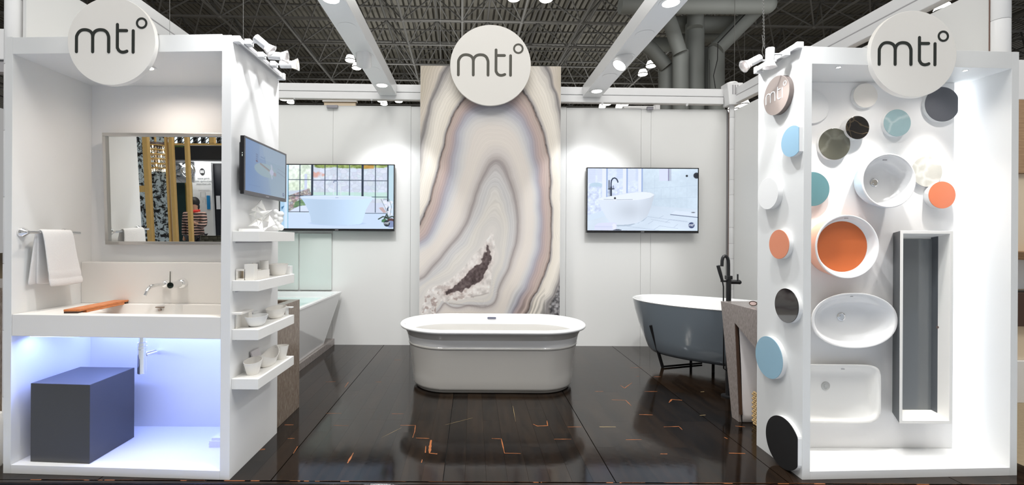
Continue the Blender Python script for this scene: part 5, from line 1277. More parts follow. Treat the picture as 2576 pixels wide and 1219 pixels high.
mb = MB(); bp_ = [(3.64, ztop - .0605), (3.485, .0005), (3.470, .0005), (3.60, ztop - .0605)]
mb.add([(XS + th, y, z) for y, z in bp_] + [(3.15, y, z) for y, z in bp_], [(0, 1, 2, 3), (7, 6, 5, 4)] + [(i, (i + 1) % 4, (i + 1) % 4 + 4, i + 4) for i in range(4)])
mb.build('rear_apron', M['lavlight'], t)
mb = MB(); ip = [(3.460, .725), (3.400, .0605), (3.386, .0605), (3.452, .725)]
mb.add([(XS + .002, y, z) for y, z in ip] + [(XS + .021, y, z) for y, z in ip], [(0, 1, 2, 3), (7, 6, 5, 4)] + [(i, (i + 1) % 4, (i + 1) % 4 + 4, i + 4) for i in range(4)]); mb.build('inner_edge', M['brown'], t)
# pale inner panel
mb = MB(); n = 14; vs = []
for i in range(n + 1):
    z = .004 + (.80 - .004) * i / n; y = 3.395 + .062 * (z / .8) - .012 * math.sin(PI * z / .8)
    for x in (XS + .024, XS + .45, 2.9): vs.append((x, y, z))
mb.add(vs, [(3 * i + k, 3 * i + k + 1, 3 * i + 3 + k + 1, 3 * i + 3 + k) for i in range(n) for k in range(2)])
o = mb.build('inner_panel', mat('pale_taupe_panel', srgb(206, 200, 198), .3), t, smooth=60); s = o.modifiers.new('thick', 'SOLIDIFY'); s.thickness = .006
t = thing('sunglasses', 'pair of brown spectacles lying on the travertine vanity top', 'glasses', (2.12, 3.36, ztop))
for k, (dx, dy) in enumerate(((0, 0), (.055, -.045))):
    c0 = Vector((2.085 + dx, 3.37 + dy, ztop + .022)); fr2 = Fr(c0, (.75, -.65, 0), (.2, .2, .95), (-.65, -.75, .2))
    MB().tube([fr2(.024 * math.cos(q), .016 * math.sin(q)) for q in [2 * PI * i / 20 for i in range(21)]], .0032, 6).build('rim', M['brown'], t, smooth=60)
    MB().fprism(fr2, circle(.022, 20, ry=.014), -.0006, .0006).build('lens', mat('rose_lens', srgb(200, 176, 170), .08, coat=.5), t)
MB().tube([(2.075, 3.385, ztop + .03), (2.11, 3.43, ztop + .012), (2.15, 3.47, ztop + .004)], .002, 6).build('temple', M['brown'], t); MB().tube([(2.165, 3.30, ztop + .03), (2.20, 3.36, ztop + .012), (2.23, 3.40, ztop + .004)], .002, 6).build('temple', M['brown'], t)
# basket
t = thing('woven_basket', 'woven straw storage basket under the travertine vanity', 'basket', (2.25, 3.2, 0))
bx0, bx1, by0, by1, bh = 2.075, 2.40, 3.04, 3.300, .245
MB().loft([rect(bx0 + .012, bx1, by0, by1 - .012, .001), rect(bx0 + .012, bx1, by0, by1 - .012, bh - .01), rect(bx0 + .03, bx1 - .02, by0 + .02, by1 - .03, bh - .01), rect(bx0 + .03, bx1 - .02, by0 + .02, by1 - .03, .02)]).build('basket_core', M['brown'], t)
mb = MB()
for j in range(15):
    z = .010 + j * .0163
    for i in range(11):
        if 9 <= j <= 11 and 4 <= i <= 6: continue
        y = by0 + .015 + i * .0295 + (.0147 if j % 2 else 0)
        mb.ball((bx0 + .012, y, z), .0158, (.5, 1.05, .62), 8)
for j in range(15):
    z = .010 + j * .0163
    for i in range(11):
        mb.ball((bx0 + .02 + i * .0295 + (.0147 if j % 2 else 0), by1 - .012, z), .0158, (1.05, .5, .62), 8)
mb.build('woven_strands', M['straw'], t, smooth=60)['kind'] = 'stuff'
MB().tube([(bx0 + .012, by0, bh), (bx0 + .012, by1 - .012, bh), (bx1, by1 - .012, bh)], .013, 10).build('rim_braid', M['straw'], t, smooth=60)

# ================================================================== RIGHT DISPLAY BOX
t = thing('display_box', 'tall white open-fronted display box on the right, holding basins and colour discs', 'display box', (2.5, 2.8, 0))
rf = lambda x: 2.584 + (x - 1.884) * (2.645 - 2.584) / 1.296
MB().prism([(1.884, rf(1.884)), (1.930, rf(1.930)), (1.930, 3.02), (1.896, 3.02)], 0, 2.472).build('side_panel', M['frame'], t, bevel=.001)
MB().prism([(3.138, rf(3.138)), (3.182, rf(3.182)), (3.182, 3.03), (3.138, 3.03)], 0, 2.470).build('side_panel', M['frame'], t, bevel=.001)
MB().box(1.9305, 3.1375, 3.0005, 3.015, 0.001, 2.46).build('back_panel', M['panel'], t)
for z0, z1, nm in ((2.372, 2.470, 'top_panel'), (0, .047, 'base_panel')):
    MB().prism([(1.9305, rf(1.9305)), (3.1375, rf(3.1375)), (3.1375, 3.0), (1.9305, 3.0)], z0, z1).build(nm, M['frame'] if z0 > 1 else M['panel'], t, bevel=.001)
YP = 2.885
MB().box(1.9312, 3.060, YP, YP + .025, .0475, 2.3715).build('mounting_panel', mat('mounting_white', (.86, .855, .85), .4), t, bevel=.001)
t = thing('led_strip', 'vertical white LED strip glowing behind the right edge of the mounting panel', 'LED strip', (3.04, 2.95, .05))
MB().box(3.045, 3.058, 2.925, 2.94, .06, 2.36).build('channel', M['panel'], t); MB().box(3.0585, 3.062, 2.922, 2.943, .06, 2.36).build('diodes', M['led'], t)
light('AREA', 'led_glow', (3.065, 2.935, 1.21), 1.7, (.87, .92, 1.0), (3.14, 2.90, 1.21), size=.04, size_y=2.3).data.shape = 'RECTANGLE'
o = bpy.data.objects[-1] if False else None
for (x, y, e, tx, lab) in ((2.12, 2.635, 9, 2.25, 'nearest the left post'), (2.50, 2.655, 9, 2.45, 'in the middle, behind the logo sign'), (2.90, 2.675, 9, 2.75, 'nearest the right post')):
    tt = thing('mini_downlight', 'tiny ceiling light in the right display box, ' + lab, 'downlight', (x, y, 2.37), group='tiny lights in the right display box')
    rings = [[Vector((x + r * math.cos(2 * PI * k / 24), y + r * math.sin(2 * PI * k / 24), z)) for k in range(24)] for r, z in ((.010, 2.3715), (.014, 2.3715), (.0135, 2.370), (.0105, 2.3695))]
    tr = MB().loft(rings + [rings[0]], False, False).build('trim_ring', M['panel'], tt, smooth=40)
    MB().prism([(x + a_, y + b_) for a_, b_ in circle(.010, 16)], 2.3700, 2.3717).build('lamp_lens', M['lamp_w'], tr)
    light('SPOT', 'box_downlight', (x, y, 2.362), e * .5, (1, .95, .90), (tx, 2.86, .4), size=.02, spot=130, blend=1.0)
    light('SPOT', 'box_downlight', (x, y, 2.360), e * 5.4, (1, .95, .90), (tx * .6 + x * .4, 2.88, .5), size=.02, spot=58, blend=1.0)

# ---- discs on the mounting panel
def puck(px, py, rpx, face, lab, tk=.024, xmax=None, ymin=None, name='sample_disc', face_mat=None, grp='round colour sample discs'):
    Yf_ = YP - tk; p = P(px, py, Yf_); R = rpx * Yf_ / F_PX
    t = thing(name, lab, 'sample disc', p, group=grp); fr = Fr((p.x, YP, p.z))
    def cl(ps): return [(min(a_, xmax - p.x) if xmax else a_, b_) for a_, b_ in ps]
    MB().fprism(fr, cl(circle(R, 64)), .0003, tk - .003).build('white_core', M['plaster_w'], t)
    MB().fprism(fr, cl(circle(R, 64)), tk - .0029, tk).build('face', face, t, bevel=.0008)
    return t
def marble(name, a, b, sc, rough=.15, width=.04, vs=7):
    m, N, L, bs = new_mat(name); tc = N.new('ShaderNodeTexCoord'); vo = N.new('ShaderNodeTexVoronoi'); vo.feature = 'DISTANCE_TO_EDGE'; vo.inputs['Scale'].default_value = vs
    nz = N.new('ShaderNodeTexNoise'); nz.inputs['Scale'].default_value = 6; nz.inputs['Detail'].default_value = 6
    ad = N.new('ShaderNodeMix'); ad.data_type = 'VECTOR'; ad.inputs['Factor'].default_value = .12
    L.new(tc.outputs['Object'], ad.inputs['A']); L.new(nz.outputs['Color'], ad.inputs['B']); L.new(ad.outputs['Result'], vo.inputs['Vector']); L.new(tc.outputs['Object'], nz.inputs['Vector'])
    rp = N.new('ShaderNodeValToRGB'); rp.color_ramp.elements[0].color = (*b, 1); rp.color_ramp.elements[0].position = 0; rp.color_ramp.elements[1].color = (*a, 1); rp.color_ramp.elements[1].position = width
    L.new(vo.outputs['Distance'], rp.inputs['Fac']); mx = N.new('ShaderNodeMix'); mx.data_type = 'RGBA'; mx.blend_type = 'MULTIPLY'; mx.inputs['Factor'].default_value = .35
    L.new(rp.outputs['Color'], mx.inputs['A']); L.new(nz.outputs['Fac'], mx.inputs['B']); L.new(mx.outputs['Result'], bs.inputs['Base Color']); bs.inputs['Roughness'].default_value = rough; bs.inputs['Coat Weight'].default_value = .3
    return m
orange = mat('orange_gloss', srgb(214, 112, 62), .25, coat=.2); orangem = mat('orange_matte', srgb(224, 140, 104), .5)
teal = mat('teal_grey', srgb(92, 132, 138), .4); lblue = mat('light_blue', srgb(150, 190, 208), .45); gbk = mat('speckled_charcoal', srgb(88, 90, 96), .35, vary=.1, vscale=200)
puck(2177.5, 240, 30.5, mat('cream_face', srgb(228, 224, 218), .2, coat=.3), 'small cream glossy disc to the left below the right box logo sign')
puck(2157.5, 320.5, 29.3, marble('black_marble', srgb(24, 20, 16), srgb(84, 72, 54), 7, .12, .05, 11), 'small black disc with brown crackle veins', tk=.045)
puck(2099.5, 362, 39.7, marble('olive_marble', srgb(104, 104, 92), srgb(128, 128, 116), 5, .12, .08, 6), 'dark olive grey marbled disc overlapping beneath the black crackle disc')
puck(2257.5, 308.7, 34, marble('aqua_marble', srgb(172, 202, 206), srgb(206, 226, 226), 6, .12, .08, 7), 'pale aqua marbled glossy disc below the right box logo sign')
puck(2371, 262, 43.5, gbk, 'large charcoal grey disc cut flat at the right edge of the mounting panel', xmax=3.058)
puck(2332, 431, 38.5, marble('ivory_marble', srgb(204, 203, 195), srgb(226, 226, 220), 6, .15, .08, 7), 'ivory marbled disc half behind the round white basin', tk=.016)
puck(2370.5, 490, 34, mat('orange_red', srgb(222, 126, 88), .35, coat=.2), 'orange disc at the right edge of the mounting panel', tk=.036)
puck(2044, 475, 43, teal, 'teal disc half hidden by the left post of the right display box')
puck(2045, 268.5, 41, M['panel'], 'white disc half hidden by the left post of the right display box', tk=.012)

# ---- basins on the mounting panel
def basin(name, lab, cx, cz, prof, inner, e=2.0, ext=None, inn=None, cat='basin'):
    """prof: (depth out from panel, rx, rz); outside from the wall to the rim; inner: from the rim back in"""
    t = thing(name, lab, cat, (cx, YP, cz), group='basins mounted on the right display box panel')
    fr = Fr((cx, YP, cz))
    MB().loft([sellipse(fr, a_, b_, c_, 72, e) for c_, a_, b_ in prof], True, False).build('outer_shell', ext, t, smooth=50)
    MB().loft([sellipse(fr, a_, b_, c_, 72, e) for c_, a_, b_ in [prof[-1]] + inner], False, True).build('inner_bowl', inn, t, smooth=50)
    return t, fr
def drain(t, fr, x, z, c, r, m_=None):
    m_ = m_ or M['chrome']
    mb = MB(); mb.loft([sellipse(Fr(fr(x, z, 0), fr.u, fr.v, fr.n), rr, rr, cc, 24) for rr, cc in ((r, c), (r, c + .002), (r * .8, c + .004), (r * .72, c + .001))], False, True); d = mb.build('drain', m_, t, smooth=50)
    MB().fprism(Fr(fr(x, z, 0), fr.u, fr.v, fr.n), circle(r * .42, 16), c + .001, c + .004).build('drain_plug', m_, d)
pr = P(2236, 454, YP - .12); t, fr = basin('round_basin', 'round white vessel basin with chrome drain and pale blue outside', pr.x, pr.z,
    [(.0004, .112, .112), (.02, .130, .130), (.05, .149, .149), (.085, .161, .161), (.112, .1655, .1655), (.118, .1655, .1655)], [(.121, .1635, .1635), (.122, .160, .160), (.120, .1555, .1555), (.108, .152, .152), (.07, .143, .143), (.04, .125, .125), (.026, .095, .095), (.022, .05, .05)], ext=mat('pale_blue_ext', srgb(186, 208, 222), .4), inn=M['acrylic'])
drain(t, fr, P(2202, 456, YP - .03).x - pr.x, .0, .0235, .026)
MB().fbox(fr, -.012, .012, .128, .133, .09, .095).build('overflow_slot', M['gap'], t)
pr = P(2127, 620, YP - .105); t, fr = basin('round_basin', 'large round basin with white rim and orange base, peach outside', pr.x + .012, pr.z,
    [(.0004, .178, .178), (.04, .186, .186), (.09, .194, .194), (.100, .1955, .1955)], [(.105, .194, .194), (.106, .190, .190), (.103, .184, .184), (.085, .178, .178), (.068, .166, .166), (.062, .155, .155), (.060, .02, .02)], ext=mat('peach_ext', srgb(244, 182, 156), .4), inn=M['acrylic'])
MB().fprism(fr, circle(.1655, 64, -.008, .004), .0605, .0635).build('orange_base', orange, t, bevel=.001)
MB().fbox(fr, -.010, .010, .172, .176, .093, .098).build('overflow_slot', M['gap'], t)
pr = P(2150.5, 806, YP - .085); t, fr = basin('oval_basin', 'white oval basin with chrome drain above the rectangular basin', pr.x, pr.z,
    [(.0004, .17, .10), (.03, .225, .140), (.065, .258, .165), (.080, .266, .1715)], [(.085, .2645, .170), (.0855, .257, .163), (.082, .248, .155), (.055, .225, .135), (.025, .19, .105), (.012, .15, .075), (.009, .05, .03)], e=2.15, ext=M['acrylic'], inn=M['acrylic'])
drain(t, fr, P(2116.5, 798, YP - .012).x - pr.x, .012, .0105, .026)
MB().fbox(fr, -.020, -.004, .146, .149, .073, .076).build('overflow_slot', M['gap'], t)
pr = P(2093, 990.5, YP - .06); t, fr = basin('rectangular_basin', 'white rectangular basin with rounded corners at the bottom of the mounting panel', pr.x + .001, pr.z,
    [(.0004, .27, .155), (.03, .300, .178), (.055, .3085, .1845)], [(.058, .3065, .1825), (.0585, .296, .173), (.055, .288, .166), (.035, .275, .152), (.014, .262, .125), (.008, .22, .09), (.006, .1, .04)], e=7.0, ext=M['matte'], inn=M['matte'])
drain(t, fr, 0.0, .035, .0075, .027, mat('drain_grey_white', srgb(196, 196, 192), .3, metal=.2))
MB().fbox(fr, .070, .090, .150, .153, .041, .045).build('overflow_slot', M['gap'], t)
# trough
t = thing('trough_basin', 'tall upright trough basin, charcoal outside and white inside with a dark grey insert', 'basin', (2.77, YP, .25), group='basins mounted on the right display box panel')
x0, x1, z0, z1, yr = 2.612, 2.934, .249, 1.427, 2.77
def rc(a0, a1, b0, b1, y): return [Vector((a0, y, b0)), Vector((a1, y, b0)), Vector((a1, y, b1)), Vector((a0, y, b1))]
MB().loft([rc(2.674, 2.90, z0 + .025, z1 - .012, YP - .0004), rc(x0 + .0015, x1 - .0015, z0 + .0015, z1 - .0015, yr + .0015)], True, False).build('outer_shell', mat('charcoal_ext', srgb(84, 88, 92), .4), t)
MB().loft([rc(x0, x1, z0, z1, yr + .001), rc(x0, x1, z0, z1, yr), rc(x0 + .018, x1 - .018, z0 + .018, z1 - .018, yr), rc(x0 + .076, x1 - .022, z0 + .05, z1 - .04, YP - .012)], False, True).build('inner_trough', M['matte'], t, bevel=.001)
MB().box(2.6935, 2.9045, YP - .018, YP - .0125, .298, 1.378).build('dark_insert', mat('dark_grey_gloss', srgb(112, 116, 118), .10, coat=.5), t, bevel=.001)
p = P(2383.5, 825, YP - .08); MB().lathe([(.009, 0), (.0085, -.003)], (x1 - .0195, p.y + .035, p.z), (1, 0, 0), 16).build('overflow_hole', mat('hole_brown', srgb(120, 105, 100), .4), t)

# ---- discs on the outer side face of the right box (plane x = 1.884)
def side_puck(px, py, rpx, face, lab, tk=.030, ymin=2.592, ymax=2.985, zmin=None, nm='sample_disc', rim_m=None, bottom=False):
    Xf = 1.888 - tk; a_, b_ = unroll(px, py); Y = Xf * F_PX / a_; Z = HC - b_ * Y / F_PX; R = rpx * Y / F_PX
    t = thing(nm, lab, 'sample disc' if nm == 'sample_disc' else 'sign', (1.888, Y, Z), group='discs on the outer side of the right display box' if nm == 'sample_disc' else 'round logo signs')
    fr = Fr((1.8875, Y, Z), (0, -1, 0), (0, 0, 1), (-1, 0, 0))
    def cl(ps):
        out = [(max(min(a, Y - ymin), Y - ymax), b) for a, b in ps]
        if zmin is not None: out = [(a, max(b, zmin - Z)) for a, b in out]
        return out
    MB().fprism(fr, cl(circle(R, 72)), -.006 if True else 0, tk - .004).build('white_core', rim_m or M['plaster_w'], t)
    MB().fprism(fr, cl(circle(R, 72)), tk - .0039, tk).build('face', face, t, bevel=.0008)
    return t, fr, R, tk
taupe = mat('taupe_satin', srgb(158, 146, 140), .3, coat=.1)
t, fr, R, tk = side_puck(1952, 240, 48, taupe, 'taupe logo disc high on the outer side of the right display box', nm='logo_disc', rim_m=mat('taupe_rim', srgb(110, 100, 96), .35))
logo(fr, R, M['letter_w'], t, tk, hw=.028)
side_puck(1991.5, 355, 38.8, mat('sky_blue', srgb(150, 188, 212), .5), 'sky blue disc cut flat at the front edge of the right display box side', ymin=2.590)
side_puck(1931, 486.5, 39.5, M['plaster_w'], 'plain white disc at the rear edge of the right display box side', ymax=2.96)
side_puck(1958.8, 614, 36.7, mat('coral_orange', srgb(222, 140, 106), .5), 'coral orange disc midway down the outer side of the right display box')
side_puck(1977.5, 768, 43.0, mat('piano_black', (.010, .010, .011), .06, coat=.6), 'glossy black disc below the coral disc on the side of the right display box', ymin=2.584)
side_puck(1933, 898, 52.0, mat('dusty_blue', srgb(148, 184, 202), .5), 'dusty blue disc at the rear edge low on the right display box side', ymax=2.975)
Xf = 1.858; t_ = side_puck(1967.5, 1112, 63.5, mat('matte_black_face', (.014, .014, .015), .45), 'large matte black disc touching the floor at the front of the right display box side', ymin=2.588, zmin=.002)

# ================================================================== ACROSS THE AISLE (seen in the mirror)
def MR(px, py, d):
    a_, b_ = unroll(px, py); return Vector((a_ * d / F_PX, 6.2 - d, HC + .26 - (b_ + 96) * d / F_PX))
def mx(cx_, cy_, d): return MR(250 + cx_ / 3.932, 320 + cy_ / 3.932, d)
def facing(p0): return Fr(p0, (-1, 0, 0), (0, 0, 1), (0, 1, 0))
def slab(x0c, x1c, y0c, y1c, d, th, name, m_, parent, bev=0):
    a_, b_ = mx(x0c, y0c, d), mx(x1c, y1c, d); z0 = max(b_.z, -.049)
    return MB().box(a_.x, b_.x, a_.y - th, a_.y, z0, a_.z).build(name, m_, parent, bevel=bev)
leaf, N, L, bs = new_mat('dark_foliage_print')
tc = N.new('ShaderNodeTexCoord'); nz = N.new('ShaderNodeTexNoise'); nz.inputs['Scale'].default_value = 10; nz.inputs['Detail'].default_value = 8; nz.inputs['Roughness'].default_value = .72; nz.inputs['Distortion'].default_value = .6
rp = N.new('ShaderNodeValToRGB'); e = rp.color_ramp.elements; e[0].position = .47; e[0].color = (*srgb(14, 14, 16), 1); e[1].position = .53; e[1].color = (*srgb(200, 214, 220), 1)
L.new(tc.outputs['Object'], nz.inputs['Vector']); L.new(nz.outputs['Fac'], rp.inputs['Fac']); L.new(rp.outputs['Color'], bs.inputs['Base Color']); bs.inputs['Roughness'].default_value = .4
t = thing('foliage_panel', 'dark leafy printed panel reflected in the left part of the mirror', 'wall panel', mx(530, 1200, 9.6) * 1.0)
t.location.z = -.05; BASES[t.name] = Vector(t.location)
slab(330, 665, 20, 3000, 9.6, .06, 'printed_board', leaf, t)
def goldpost(x0c, x1c, lab, d=8.9, y0c=20):
    a_ = mx(x0c, y0c, d); b_ = mx(x1c, y0c, d); t = thing('gold_post', lab, 'post', (a_.x, a_.y, -.05), group='gold posts reflected in the mirror')
    MB().box(a_.x, b_.x, a_.y - .07, a_.y, -.049, a_.z).build('post_body', M['gold'], t, bevel=.006); MB().box(a_.x + .01, b_.x - .01, a_.y + .0004, a_.y + .006, .0, a_.z - .05).build('face_strip', M['gold'], t)
goldpost(455, 510, 'broad gold post reflected between the two leafy strips'); goldpost(672, 690, 'thin gold post reflected right of the chandelier'); goldpost(712, 752, 'medium gold post reflected next to the thin one'); goldpost(868, 905, 'gold post reflected before the walking visitor')
t = thing('gold_rail', 'gold horizontal rails of the frame reflected in the mirror', 'rail', mx(420, 640, 8.9))
slab(330, 452, 575, 638, 8.9, .08, 'rail', M['gold'], t); slab(692, 1300, 163, 182, 8.95, .08, 'rail', M['gold'], t); slab(1115, 1160, 40, 162, 8.95, .08, 'rail', M['gold'], t)
t = thing('dark_header', 'black header board reflected at the top right of the mirror', 'header board', mx(980, 325, 10.2)); slab(700, 1500, 186, 322, 10.2, .3, 'board', mat('header_black', (.012, .012, .014), .5), t); slab(700, 1500, 322, 334, 10.25, .2, 'under_rail', M['gap'], t)
mbx = mx(800, 190, 9.9)
t = thing('hanging_greenery', 'strip of small green leaves along the reflected header', 'greenery', mbx); mb = MB()
for k in range(90):
    p = mx(random.uniform(760, 860), random.uniform(176, 198), 9.9); mb.ball(p, .018, (1, .5, .6), 6)
mb.build('leaves', mat('leaf_green', srgb(70, 90, 40), .6), t)['kind'] = 'stuff'
# bright hall windows above
t = thing('window_1', 'bright hall windows with dark frames reflected at the top of the mirror', None, mx(900, 160, 30), kind='structure')
a_, b_ = mx(690, 60, 30), mx(1300, 180, 30); MB().box(a_.x, b_.x, a_.y - .1, a_.y, b_.z, a_.z + .6).build('bright_pane', emis('daylight_pane', (.85, .93, 1), 1.1), t)
for k in range(9): xx = a_.x + (b_.x - a_.x) * k / 8; MB().box(xx - .12, xx + .12, a_.y + .01, a_.y + .15, b_.z, a_.z + .6).build('mullion', M['mblack'], t)
for k in range(14): xx = a_.x + (b_.x - a_.x) * k / 13; MB().tube([(xx, a_.y + .3, b_.z), (xx + 1.6, a_.y + .3, a_.z + .6)], .03, 5).build('brace', M['steel'], t)
# white booth with marble panel
t = thing('white_booth_wall', 'white wall with round black emblem and grey lettering reflected in the mirror', 'wall panel', mx(1020, 1100, 10.8)); t.location.z = -.05; BASES[t.name] = Vector(t.location)
slab(905, 1108, 342, 3000, 10.8, .08, 'wall_board', M['panel'], t)
slab(1108, 1500, 362, 3000, 10.9, .08, 'dark_board', mat('navy_black', srgb(26, 28, 36), .5), t); slab(900, 1500, 330, 345, 10.6, .4, 'ceiling_edge', emis('lit_edge', (1, 1, 1), .8), t)
c0 = mx(1033, 440, 10.79); f0 = facing(c0 + Vector((0, .002, 0))); rr = 34 / 3.932 * 10.8 / F_PX
MB().fprism(f0, circle(rr * .72, 40, ry=rr), 0, .006).build('emblem_disc', M['mblack'], t)
mb = MB(); stroke(mb, f0, [(rr * .42 * math.sin(q), rr * .34 * math.sin(2 * q)) for q in [2 * PI * i / 40 for i in range(41)]], rr * .085, .006, .009); mb.build('emblem_loop', M['letter_w'], t)
tx = mx(1040, 512, 10.79); text_mesh('bring water\ntechnology into\nthe bathroom', .060, Fr(tx + Vector((0, .003, 0)), (-1, 0, 0), (0, 0, 1), (0, 1, 0)), mat('text_grey', srgb(110, 112, 116), .5), t, align='CENTER')
slab(985, 1095, 617, 621, 10.79, -.004, 'thin_rule', M['gap'], t); slab(1065, 1096, 672, 808, 10.79, -.006, 'blue_card', mat('bright_blue', srgb(30, 130, 190), .4), t)
slab(1158, 1196, 675, 808, 10.89, -.006, 'notice_sheet', M['paper'], t)
mb = MB()
for (xa, xb, yy, yb2) in ((1005, 1055, 640, 642), (1005, 1055, 690, 692), (1005, 1007, 640, 692), (1053, 1055, 640, 692), (1025, 1055, 705, 707), (1053, 1055, 705, 760), (1025, 1027, 720, 745)):
    a_, b_ = mx(xa, yy, 10.79), mx(xb, yb2, 10.79); mb.box(a_.x, b_.x, a_.y, a_.y + .004, b_.z, a_.z)
mb.build('line_drawing', M['gap'], t)
t = thing('marble_sign_panel', 'white marble panel with raised chrome letter reflected between gold posts', 'sign panel', mx(815, 545, 10.3))
mar = marble('white_marble', srgb(226, 226, 228), srgb(150, 150, 155), 3, .2, .02, 2.2)
slab(740, 945, 338, 545, 10.3, .05, 'marble_slab', mar, t)
c0 = mx(788, 428, 10.29); text_mesh('S', .42, Fr(c0 + Vector((.13, .004, -.14)), (-1, 0, 0), (0, 0, 1), (0, 1, 0)), M['chrome'], t, 'chrome_letter', ext=.02)
c0 = mx(897, 425, 10.29); mb = MB(); mb.tube([c0 + Vector((.15 * math.cos(q), .02, .17 * math.sin(q))) for q in [2 * PI * i / 30 for i in range(31)]], .022, 8); mb.tube([c0 + Vector((.06 * math.cos(q) + .05, .02, .07 * math.sin(q))) for q in [2 * PI * i / 20 for i in range(21)]], .016, 8)
mb.tube([c0 + Vector((.06 * math.cos(q) - .06, .02, .07 * math.sin(q))) for q in [2 * PI * i / 20 for i in range(21)]], .016, 8); mb.build('chrome_emblem', M['chrome'], t, smooth=50)
t = thing('green_banner', 'dark green banner with a gold strip reflected beneath the marble panel', 'banner', mx(800, 800, 10.4)); slab(760, 838, 546, 3000, 10.4, .04, 'green_cloth', mat('bottle_green', srgb(12, 44, 42), .6), t); slab(838, 905, 546, 3000, 10.42, .04, 'gold_cloth', mat('gold_cloth', srgb(170, 140, 70), .6), t)
light('AREA', 'booth_fill_light', tuple(mx(950, 345, 10.48)), 9, (1, 1, 1), tuple(mx(960, 620, 10.8)), size=.5)  # unseen lamp added to brighten the reflected booth wall
# chandelier
t = thing('crystal_chandelier', 'tiered crystal chandelier glittering in the mirror', 'chandelier', mx(585, 440, 9.3))
cr = emis('crystal_sparkle', (1, .85, .6), 2.4); cg = glass_mat('crystal', (1, .98, .95)); cc0 = mx(585, 300, 9.3)
for j in range(6):
    zz = mx(585, 205 + j * 44, 9.3).z; rr = .19 if j < 5 else .16
    MB().tube([(cc0.x + rr * math.cos(q), cc0.y + rr * math.sin(q), zz + .04) for q in [2 * PI * i / 24 for i in range(25)]], .012, 6).build('hoop', M['gold'], t)
    mb, m2 = MB(), MB()
    for i in range(26):
        q = 2 * PI * i / 26; p = (cc0.x + rr * math.cos(q), cc0.y + rr * math.sin(q), zz)
        (mb if (i * 7 + j * 3) % 5 else m2).ball(p, .013, (1, 1, 2.2), 6)
    mb.build('crystal_row', cg, t)['kind'] = 'stuff'; m2.build('lit_crystals', cr, t)['kind'] = 'stuff'
MB().tube([(cc0.x, cc0.y, zz), (cc0.x, cc0.y, 4.3)], .02, 8).build('stem', M['gold'], t)
MB().tube([(cc0.x + .15 * math.cos(q), cc0.y + .15 * math.sin(q), mx(585, 180, 9.3).z) for q in [2 * PI * i / 20 for i in range(21)]], .05, 8).build('top_drum', M['brown'], t)
# chair and table
t = thing('woven_chair', 'dark olive chair with a woven strap back reflected at the mirror corner', 'chair', (mx(1105, 1000, 8.6).x, mx(1105, 1000, 8.6).y, -.05))
pc = mx(1105, 940, 8.6); wv = mat('olive_strap', srgb(70, 66, 52), .7); xh = .23; zb_c = .42
for j in range(7):
    for i in range(6):
        z = zb_c + .12 + j * .058; x = pc.x - xh + .04 + i * .08
        MB().box(x - .036, x + .036, pc.y + (.012 if (i + j) % 2 else -.004), pc.y + (.02 if (i + j) % 2 else .004), z - .026, z + .026).build('strap', wv, t, bevel=.003)
MB().tube([(pc.x - xh, pc.y, -.045), (pc.x - xh, pc.y, .93), (pc.x + xh, pc.y, .93), (pc.x + xh, pc.y, -.045)], .016, 8).build('back_frame', wv, t); MB().box(pc.x - xh, pc.x + xh, pc.y - .45, pc.y, .40, .44).build('seat', wv, t, bevel=.01)
MB().box(pc.x - xh + .01, pc.x + xh - .01, pc.y - .020, pc.y - .006, .50, .93).build('back_board', wv, t)
for sx in (-1, 1): MB().tube([(pc.x + sx * xh * .95, pc.y - .42, -.045), (pc.x + sx * xh * .95, pc.y - .42, .41)], .016, 8).build('leg', wv, t)
# walking visitor
t = thing('person', 'person with dark hair, red scarf and dark striped coat walking past, holding a phone', 'person', (mx(930, 1000, 9.5).x, mx(930, 1000, 9.5).y, -.05))
pb = Vector((mx(935, 1000, 9.5).x, mx(935, 1000, 9.5).y, -.05))
def skin(name, vs, es, rs, m_, parent, sub=2):
    me = bpy.data.meshes.new(name); me.from_pydata([pb + Vector(v) for v in vs], es, []); o = bpy.data.objects.new(name, me); COL.objects.link(o)
    me.materials.append(m_); sk = o.modifiers.new('skin', 'SKIN'); lay = me.skin_vertices[0] if me.skin_vertices else None
    if lay is None:
        bm = bmesh.new(); bm.from_mesh(me); bm.verts.layers.skin.verify(); bm.to_mesh(me); bm.free(); lay = me.skin_vertices[0]
    for i, r in enumerate(rs):
        r = (r, r) if not isinstance(r, tuple) else r; lay.data[i].radius = r; lay.data[i].use_root = (i == 0)
    sk.use_smooth_shade = True; ss = o.modifiers.new('sub', 'SUBSURF'); ss.levels = sub; ss.render_levels = sub; attach(o, parent); return o
skinm = mat('skin_tone', srgb(196, 150, 124), .5)
stripe, N, L, bs = new_mat('striped_coat'); tc = N.new('ShaderNodeTexCoord'); wv_ = N.new('ShaderNodeTexWave'); wv_.bands_direction = 'Z'; wv_.inputs['Scale'].default_value = 5.5; wv_.inputs['Distortion'].default_value = 2.5
rp = N.new('ShaderNodeValToRGB'); rp.color_ramp.elements[0].position = .45; rp.color_ramp.elements[0].color = (*srgb(30, 26, 26), 1); rp.color_ramp.elements[1].position = .6; rp.color_ramp.elements[1].color = (*srgb(196, 160, 148), 1)
L.new(tc.outputs['Object'], wv_.inputs['Vector']); L.new(wv_.outputs['Fac'], rp.inputs['Fac']); L.new(rp.outputs['Color'], bs.inputs['Base Color']); bs.inputs['Roughness'].default_value = .8
